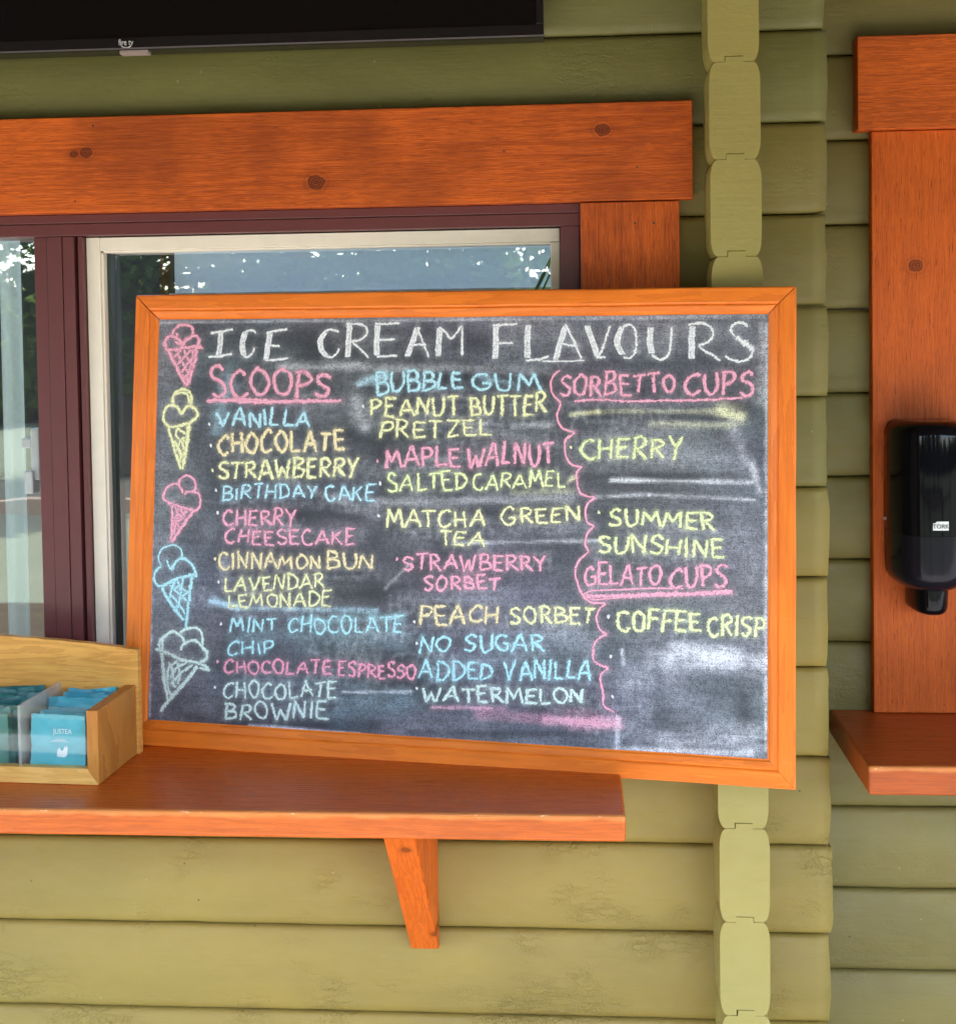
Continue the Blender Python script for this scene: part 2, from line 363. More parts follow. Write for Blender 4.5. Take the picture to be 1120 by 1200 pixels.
lat = join(boxvf(-.838, -.824, .034, .0535, -.215, -.135, .003), boxvf(-.846, -.832, .026, .0535, -.235, -.20, .003), boxvf(-.853, -.838, .036, .0535, -.165, -.15, .002))
mesh('latch', *lat, plain('grey_latch', (.45, .47, .46), .3), win)
# room behind the glass
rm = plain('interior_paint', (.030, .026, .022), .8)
rv, rfc = boxvf(-2.6, .9, .26, 3.2, -GZ + .1, 1.0)
rfc = [q for q in rfc if not all(abs(rv[i][1] - .26) < 1e-6 for i in q) and not all(rv[i][2] > .99 for i in q)]
o_ = len(rv); rv += [(-2.6, 2.3, 1.0), (.9, 2.3, 1.0), (.9, 3.2, 1.0), (-2.6, 3.2, 1.0)]; rfc.append([o_, o_ + 1, o_ + 2, o_ + 3])   # ceiling left open near the window, added to light blind and curtain
rr_ = mesh('interior_room', rv, rfc, rm); tag(rr_, kind='structure')
def fabric(name, c_):
    t = NT(name); d = t.n('ShaderNodeBsdfDiffuse'); d.inputs[0].default_value = (*c_, 1); tl = t.n('ShaderNodeBsdfTranslucent'); tl.inputs[0].default_value = (*c_, 1)
    mx = t.n('ShaderNodeMixShader'); mx.inputs[0].default_value = .5; t.l(d.outputs[0], mx.inputs[1]); t.l(tl.outputs[0], mx.inputs[2]); t.l(mx.outputs[0], t.out.inputs[0]); return t.m
bl_m = fabric('pale_blue_fabric', (.93, .95, .86))
bl = thing('roller_blind', 'pale blue roller blind pulled part way down behind the window glass', 'blind', (-.32, .125, .15))
v = []; f = []
for i in range(41):
    x = -.622 + (.592) * i / 40
    y = .088 + .0015 * math.sin(i * .8)
    v += [(x, y, .16), (x, y, .0705)]
f = [[2 * i, 2 * i + 1, 2 * i + 3, 2 * i + 2] for i in range(40)]
mesh('fabric', v, f, bl_m, bl); mesh('bottom_bar', *cyl((-.631, .088, .066), (-.031, .088, .066), .0045), plain('pinkish_bar', (.62, .48, .42), .5), bl)
mesh('roller', *cyl((-.65, .098, .175), (-.02, .098, .175), .014), white, bl)
brn = wood('brown_post_wood', (.07, .028, .014), (.15, .06, .03), 'z', .6)
ip = mesh('interior_post', *boxvf(-.6500, -.6325, .098, .13, -.6, .25, .002), brn); tag(ip, 'narrow brown wooden upright behind the glass, left of the pale blue blind', 'post')
ct = fabric('pale_curtain_fabric', (.94, .93, .72))
v = []; f = []
for i in range(25):
    for j in range(12):
        s_ = i / 24; tt = j / 11
        v.append((-.917 - .004 * tt + s_ * (.034 + .006 * tt), .12 + .006 * math.sin(s_ * 9 + tt), .16 - tt * .76))
for i in range(24):
    for j in range(11): a = i * 12 + j; f.append([a, a + 1, a + 13, a + 12])
cu_ = mesh('curtain', v, f, ct, smooth=True); tag(cu_, 'narrow pale green curtain strip hanging behind the left glass pane', 'curtain')
arm_m = plain('black_rod', (.012, .013, .014), .35)
am = mesh('window_stay', *join(cyl((-.030, .070, .124), (-.072, .070, .040), .0028), cyl((-.030, .074, .106), (-.066, .074, .030), .0016)), arm_m); tag(am, 'dark diagonal window stay showing at the top right corner of the glass', 'rod')

# ---------------------------------------------------------------- ledges
zl = -.6040
led_top = wood('varnished_ledge_wood', (.42, .075, .005), (.68, .135, .009), 'x', .30, 6, .25, (), coat=0., bump=.10, blotch=.3, wear=.0, seed=5, flat=False, spec=.38, edges=((-.3005, -.0015, .006),))
led = thing('serving_ledge', 'varnished orange ledge under the serving window, holding the chalkboard and tea box', 'shelf', (-.5, 0, zl))
box('shelf_board', led_top, led, -1.5, .0545, -.302, .034, zl - .0334, zl, .0055, 4, smooth=False)
brk_m = wood('orange_bracket_wood', (.52, .090, .006), (.80, .155, .011), 'z', .5, 5, .5, [(.27, -.07, .005), (.285, -.27, .005)], blotch=.2)
bx0, bx1 = -.2560, -.2148
pr_ = [(.0, -.6377), (-.262, -.6377), (-.266, -.6500), (-.012, -.914), (0, -.914)]
v = [(bx0, y, z) for y, z in pr_] + [(bx1, y, z) for y, z in pr_]; n_ = len(pr_)
f = [list(range(n_)), [n_ + i for i in range(n_)][::-1]] + [[i, n_ + i, n_ + (i + 1) % n_, (i + 1) % n_] for i in range(n_)]
bm = bmesh.new(); vv = [bm.verts.new(a) for a in v]; [bm.faces.new([vv[i] for i in q]) for q in f]; bmesh.ops.recalc_face_normals(bm, faces=bm.faces)
bmesh.ops.bevel(bm, geom=bm.edges[:], offset=.0014, segments=2, affect='EDGES'); bm.verts.index_update()
mesh('bracket', [tuple(a.co) for a in bm.verts], [[a.index for a in q.verts] for q in bm.faces], brk_m, led); bm.free()
led2_m = wood('varnished_far_ledge_wood', (.30, .050, .006), (.50, .095, .011), 'x', .34, 6, .3, (), coat=0., bump=.10, seed=8, flat=False, spec=.34, edges=((-.1065, -.6035 + GZ, .006),))
l2 = box('serving_ledge', led2_m, None, .3935, 1.6, -.1075, YR - .002, -.6425, -.6022, .0055, 4); tag(l2, 'reddish ledge below the soap dispenser, its left end cut square beside the wall corner', 'shelf')
# right hand window trim
rt = thing('window_trim', 'orange trim boards on the recessed wall, carrying the soap dispenser', 'trim', (.6, .16, -.6))
box('header_board', wood('orange_trim_wood', ST_D, ST_L, 'x', .55, 8, .5, (), seed=11), rt, .4335, 1.5, .1346, YR - .001, .3035, .4454, .002, 3)
box('jamb_board', wood('orange_wide_jamb_wood', (.42, .065, .007), (.74, .145, .014), 'z', .5, 9, .9, [(.523 - .6, .095 + .6, .0085)], blotch=.35, seed=4), rt, .4570, .83, .1496, YR - .001, -.6010, .3025, .002, 3)
v, f = cyl((.4754, .1455, -.2953), (.4754, .150, -.2953), .0032, .0036, 12); mesh('screw', v, f, plain('screw_metal', (.6, .55, .5), .3, Metallic=.8), rt)

# ---------------------------------------------------------------- soap dispenser
blk = NT('black_gloss_plastic'); blk.pbr((.004, .004, .006), .07, blk.bump(blk.noise(blk.coords((60, 60, 9)), 1, 2), .10, .002), IOR=1.28)
blk2 = NT('smoky_plastic'); blk2.pbr((.010, .009, .014), .16, blk2.bump(blk2.noise(blk2.coords((60, 60, 9)), 1, 2), .10, .002), IOR=1.28)
sd = thing('soap_dispenser', 'black glossy wall-mounted soap dispenser with rounded corners on the orange trim board', 'soap dispenser', (.5314, .1495, -.4))
def loft(xc, secs, yb, n=36):
    V = []; Fc = []
    for z, a, d in secs:
        for i in range(n):
            an = math.pi * i / (n - 1); c_, s_ = math.cos(an), math.sin(an)
            x = a * math.copysign(abs(c_) ** .80, c_); y = -d * abs(s_) ** .72
            V.append((xc + x, yb + y, z))
    for k_ in range(len(secs) - 1):
        for i in range(n): j = (i + 1) % n; Fc.append([k_ * n + i, (k_ + 1) * n + i, (k_ + 1) * n + j, k_ * n + j])
    o_ = len(V); V += V[:n] + V[(len(secs) - 1) * n:len(secs) * n]   # end caps keep their own edge
    Fc += [list(range(o_, o_ + n)), list(range(o_ + n, o_ + 2 * n))[::-1]]
    return V, Fc
up = []
for a in np.linspace(0, 1, 9): up.append((-.1405 - .022 * (1 - math.sin(a * math.pi / 2)) * 1.0 + 0, .040 + .0215 * math.sin((1 - a) * math.pi / 2) if False else .0395 + .022 * math.cos(a * math.pi / 2), .080 + .022 * math.cos(a * math.pi / 2)))
up = sorted(up, key=lambda q: q[0]); up = [(-.3090, .0600, .1045), (-.25, .0603, .1050), (-.20, .0602, .1045)] + [(z, a * .968, d) for z, a, d in up]
up = [(z, a * .965, d) for z, a, d in up]
mesh('cover', *loft(.5314, up[::-1], .1494), blk.m, sd, smooth=True)
lo = [(-.3094, .0600, .1044), (-.3102, .0600, .1044), (-.345, .0597, .1037)]
for a in np.linspace(0, 1, 8): lo.append((-.3655 - .030 * math.sin(a * math.pi / 2), .0300 + .0290 * math.cos(a * math.pi / 2), .072 + .031 * math.cos(a * math.pi / 2)))
lo = [(z, a * .965, d) for z, a, d in lo]
mesh('lower_cover', *loft(.5314, lo, .1494), blk2.m, sd, smooth=True)
nz_ = [(-.385, .0285, .072), (-.400, .0290, .073), (-.418, .0285, .072)]
for a in np.linspace(0, 1, 6): nz_.append((-.424 - .0105 * math.sin(a * math.pi / 2), .0180 + .0100 * math.cos(a * math.pi / 2), .060 + .011 * math.cos(a * math.pi / 2)))
mesh('nozzle', *loft(.5332, nz_, .1494), blk.m, sd, smooth=True)
wl = plain('white_print', (.8, .8, .76), .5, var=.02); dk = plain('dark_print', (.03, .03, .03), .5)
cv = lambda x: .1494 - .1048 * (max(0., 1 - (abs(x - .5314) / .0582) ** (2 / .80))) ** .36
_cv = lambda x: .1494 - .1056 * (max(0, 1 - (abs(x - .5314) / .0624) ** (1 / .62 * 1.0 * 1.0)) if False else (max(0., 1 - (abs(x - .5314) / .0624) ** (2 / .62))) ** (.55 / 2 * 1.0))
v = []; f = []
for i in range(9):
    x = .5205 + .0228 * i / 8; top = -.2875 + (.0012 if 1 < i else -.0012)
    v += [(x, cv(x) - .0006, top), (x, cv(x) - .0006, -.2995)]
f = [[2 * i, 2 * i + 1, 2 * i + 3, 2 * i + 2] for i in range(8)]
lb = mesh('label', v, f, wl, sd)
text('lettering', 'TORK', .0088, dk, sd, (.5318, cv(.5318) - .0014, -.2938), (math.pi / 2, 0, 0), local=False, extrude=.0002)

# ---------------------------------------------------------------- television
tv = thing('television', 'large black flat television mounted above the orange window header', 'television', (-.6365, -.03, .4145))
bez = plain('black_bezel', (.007, .006, .0065), .25, .1, 200, .05)
x0, x1, z0, z1 = -1.2335, -.0398, .4145, 1.02
mesh('housing', *join(boxvf(x0, x1, -.066, -.030, z0, z1, .002), boxvf(x0, x1, -.0715, -.0662, z0, z0 + .0175, .001), boxvf(x0, x1, -.0715, -.0662, z1 - .01, z1, .001),
     boxvf(x0, x0 + .010, -.0714, -.0662, z0 + .0176, z1 - .0101, .001), boxvf(x1 - .0102, x1, -.0714, -.0662, z0 + .0176, z1 - .0101, .001), boxvf(-.9, -.35, -.03, -.001, .6, .9, .002)), bez, tv)
mesh('lower_trim', *boxvf(x0, x1, -.0722, -.0716, z0 + .0004, z0 + .0026, .0002), plain('grey_trim_strip', (.12, .10, .10), .3), tv)
scm = NT('tv_glass'); scm.pbr((.002, .002, .0025), .06, scm.bump(scm.noise(scm.coords((2, 2, 2)), 1, 2), .05, .02), Specular_IOR_Level=.35)
mesh('screen', *boxvf(x0 + .0101, x1 - .0103, -.0685, -.0663, z0 + .0177, z1 - .0102), scm.m, tv)
lg = plain('logo_print', (.62, .60, .58), .5)
text('lettering', 'fire tv', .0125, lg, tv, (-.6365, -.0721, .4243), (math.pi / 2, 0, 0), local=False, sx=.72, extrude=.0001)
v = []; f = []
for i in range(13):
    a = math.pi * (1.2 + .6 * i / 12); v += [(-.6360 + .0085 * math.cos(a), -.0721, .4240 + .0062 * math.sin(a)), (-.6360 + .0096 * math.cos(a), -.0721, .4240 + .0077 * math.sin(a))]
f = [[2 * i, 2 * i + 1, 2 * i + 3, 2 * i + 2] for i in range(12)]
mesh('logo', v, f, lg, tv)
mesh('receiver', *boxvf(-.6475, -.606, -.068, -.052, .4090, .4143, .0008), plain('receiver_plastic', (.32, .24, .21), .4), tv)

# ---------------------------------------------------------------- chalkboard
BW, BH, FW = .97558, .67280, .0371
bd = bpy.data.objects.new('chalkboard', None); COL.objects.link(bd)
bd.matrix_world = Matrix(((.98831162, .15075175, .02267265, -.6811), (-.15221976, .98398281, .09277372, -.0316), (-.00832369, -.09514058, .99542905, -.6030 + GZ), (0, 0, 0, 1)))
tag(bd, 'ice cream flavours chalkboard in an orange frame, leaning tilted on the serving ledge', 'chalkboard')
prof = [(0, .0165), (0, .0022), (.0006, .0008), (.0022, 0), (.0205, .0002), (.0225, .0012), (.0236, .0026), (.0246, .0016), (.0262, .0016), (.0335, .0042), (.0355, .0062), (.0371, .0064), (.0371, .0165)]
rails = {'x': wood('board_frame_wood_across', (.66, .140, .010), (.90, .225, .020), 'x', .40, 3, .12, (), coat=.15, bump=.10, blotch=.22, wear=.10, seed=13), 'z': wood('board_frame_wood_upright', (.66, .140, .010), (.90, .225, .020), 'z', .40, 3, .12, (), coat=.15, bump=.10, blotch=.22, wear=.10, seed=15)}
def rail(side, g0, g1):
    L = BW if side in 'tb' else BH; n = len(prof); seg = 40; V = []
    for i in range(seg + 1):
        for (a, y) in prof:
            lo_, hi_ = a + g0, L - a - g1; s_ = lo_ + (hi_ - lo_) * i / seg
            wob = .0006 * noise.noise(Vector((s_ * 9, ord(side), 0))) + .00025 * noise.noise(Vector((s_ * 50, ord(side), a * 80)))
            yy = y + .0002 * noise.noise(Vector((s_ * 30, a * 200, ord(side))))
            aa = a + wob
            V.append({'t': (s_, yy, BH - aa), 'b': (s_, yy, aa), 'l': (aa, yy, s_), 'r': (BW - aa, yy, s_)}[side])
    Fc = [[i * n + j, (i + 1) * n + j, (i + 1) * n + (j + 1) % n, i * n + (j + 1) % n] for i in range(seg) for j in range(n)]
    Fc += [list(range(n)), [seg * n + j for j in range(n)]]
    bm = bmesh.new(); vv = [bm.verts.new(p) for p in V]; [bm.faces.new([vv[i] for i in q]) for q in Fc]; bmesh.ops.recalc_face_normals(bm, faces=bm.faces); bm.verts.index_update()
    Fc = [[a.index for a in q.verts] for q in bm.faces]; bm.free()
    mesh('frame_rail', V, Fc, rails['x' if side in 'tb' else 'z'], bd, local=True)
rail('t', .0011, .0008); rail('b', .0002, .0003); rail('l', .0003, .0011); rail('r', .0003, .0008)
mesh('back_panel', *boxvf(.004, BW - .004, .0128, .0164, .004, BH - .004), plain('hardboard', (.18, .11, .06), .8), bd, local=True)
# chalk writing in board coordinates (metres): words, drawings, bullet points, rubbed smudges, wiped patches
WORDS=[["SCOOPS",[[.1231,.52],[.3134,.5208],[.1219,.5633],[.3127,.5532]],"p",.00543],["VANILLA",[[.1352,.4756],[.2815,.4769],[.1346,.4997],[.2809,.5006]],"b",.00425],["CHOCOLATE",[[.1377,.435],[.3347,.4427],[.1368,.4667],[.3341,.4699]],"o",.00496],["STRAWBERRY",[[.1401,.3959],[.3575,.4048],[.1394,.4224],[.357,.4319]],"y",.00448],["BIRTHDAY",[[.1478,.3658],[.2957,.3715],[.1472,.3872],[.2953,.39]],"b",.0033],["CAKE",[[.3062,.3692],[.3827,.3684],[.3058,.389],[.3823,.3893]],"b",.00354],["CHERRY",[[.1487,.3293],[.2637,.3323],[.1481,.3519],[.2632,.3534]],"p",.00354],["CHEESECAKE",[[.1535,.3019],[.3544,.3052],[.153,.3207],[.3539,.3273]],"p",.00354],["CINNAMON",[[.1437,.264],[.3019,.2704],[.1431,.2865],[.3014,.2901]],"o",.00354],["BUN",[[.3136,.2696],[.3821,.2719],[.3131,.2929],[.3817,.2926]],"o",.00378],["LAVENDAR",[[.1541,.2318],[.3078,.2412],[.1535,.253],[.3073,.2608]],"y",.0033],["LEMONADE",[[.1601,.2083],[.32,.2159],[.1596,.2258],[.3196,.2367]],"y",.0033],["MINT",[[.1652,.17],[.237,.1793],[.1646,.1936],[.2365,.1978]],"t",.0033],["CHOCOLATE",[[.2556,.1752],[.4283,.184],[.2551,.1961],[.4279,.2093]],"t",.0033],["CHIP",[[.162,.1388],[.2339,.1447],[.1615,.1561],[.2334,.1631]],"t",.0033],["CHOCOLATE",[[.1573,.1113],[.3221,.1184],[.1568,.1298],[.3218,.1354]],"r",.00354],["ESPRESSO",[[.3338,.1166],[.4497,.1189],[.3334,.136],[.4494,.1368]],"r",.00354],["CHOCOLATE",[[.157,.0741],[.3306,.086],[.1564,.0963],[.3301,.1079]],"m",.00354],["BROWNIE",[[.1591,.0458],[.3184,.0538],[.1586,.0668],[.3179,.0768]],"m",.00378],["BUBBLE",[[.3823,.5235],[.5118,.5338],[.3817,.552],[.5114,.5557]],"b",.00448],["GUM",[[.5255,.5314],[.6242,.5305],[.5252,.5545],[.6239,.5557]],"b",.00401],["PEANUT",[[.3751,.4926],[.5073,.496],[.3746,.5173],[.5069,.5216]],"y",.00425],["BUTTER",[[.5236,.4961],[.6319,.4969],[.5232,.5216],[.6316,.5233]],"y",.00425],["PRETZEL",[[.3899,.4619],[.5539,.4661],[.3894,.4865],[.5535,.4879]],"y",.00354],["MAPLE",[[.3985,.4165],[.5085,.4232],[.398,.4448],[.5081,.4511]],"p",.00425],["WALNUT",[[.521,.4222],[.6449,.4254],[.5205,.4512],[.6446,.454]],"p",.00448],["SALTED",[[.4017,.3823],[.519,.3907],[.4012,.4068],[.5186,.4137]],"g",.00354],["CARAMEL",[[.529,.3885],[.6621,.3971],[.5286,.4114],[.6619,.4185]],"g",.0033],["MATCHA",[[.4014,.3322],[.5471,.3372],[.4009,.3566],[.5467,.3612]],"y",.00378],["GREEN",[[.5716,.3403],[.6818,.349],[.5714,.3618],[.6816,.3691]],"y",.00354],["TEA",[[.4816,.3077],[.5462,.3096],[.4813,.327],[.546,.3264]],"y",.00354],["STRAWBERRY",[[.428,.2722],[.6345,.2791],[.4276,.2928],[.6343,.2992]],"p",.00378],["SORBET",[[.4588,.2455],[.5692,.2495],[.4585,.2635],[.569,.2674]],"p",.00401],["PEACH",[[.4546,.1959],[.5687,.2031],[.4542,.2212],[.5683,.2257]],"o",.00401],["SORBET",[[.5846,.2014],[.7035,.2077],[.5843,.2228],[.7033,.2287]],"y",.00378],["NO",[[.4553,.1551],[.499,.162],[.4549,.1791],[.4986,.1834]],"t",.00354],["SUGAR",[[.5201,.1606],[.6323,.1658],[.5197,.182],[.632,.1882]],"t",.00378],["ADDED",[[.4535,.1179],[.5612,.1246],[.4531,.1418],[.5609,.1471]],"t",.00378],["VANILLA",[[.5783,.1243],[.7007,.1306],[.578,.1479],[.7004,.1574]],"t",.00401],["WATERMELON",[[.4615,.0872],[.6892,.0963],[.4612,.1075],[.689,.1161]],"m",.00401],["SORBETTO",[[.6535,.5234],[.8137,.5276],[.6531,.5533],[.8135,.5522]],"p",.00425],["CUPS",[[.8265,.5241],[.9182,.5268],[.8263,.5499],[.9182,.5569]],"p",.00448],["CHERRY",[[.6821,.4366],[.8224,.4363],[.6819,.4616],[.8222,.4655]],"g",.00425],["SUMMER",[[.7235,.3418],[.8666,.3433],[.7233,.3618],[.8664,.3675]],"g",.00401],["SUNSHINE",[[.7084,.3074],[.8793,.3033],[.7082,.3285],[.8792,.3263]],"g",.00401],["GELATO",[[.6899,.2598],[.7945,.2647],[.6896,.2868],[.7943,.2891]],"p",.00378],["CUPS",[[.8072,.2617],[.8828,.2644],[.807,.2895],[.8827,.292]],"p",.00401],["COFFEE",[[.7354,.2009],[.849,.2024],[.7352,.2288],[.8488,.2276]],"g",.00425],["CRISP",[[.8581,.1982],[.9349,.1982],[.858,.2245],[.9348,.2231]],"g",.00401]]
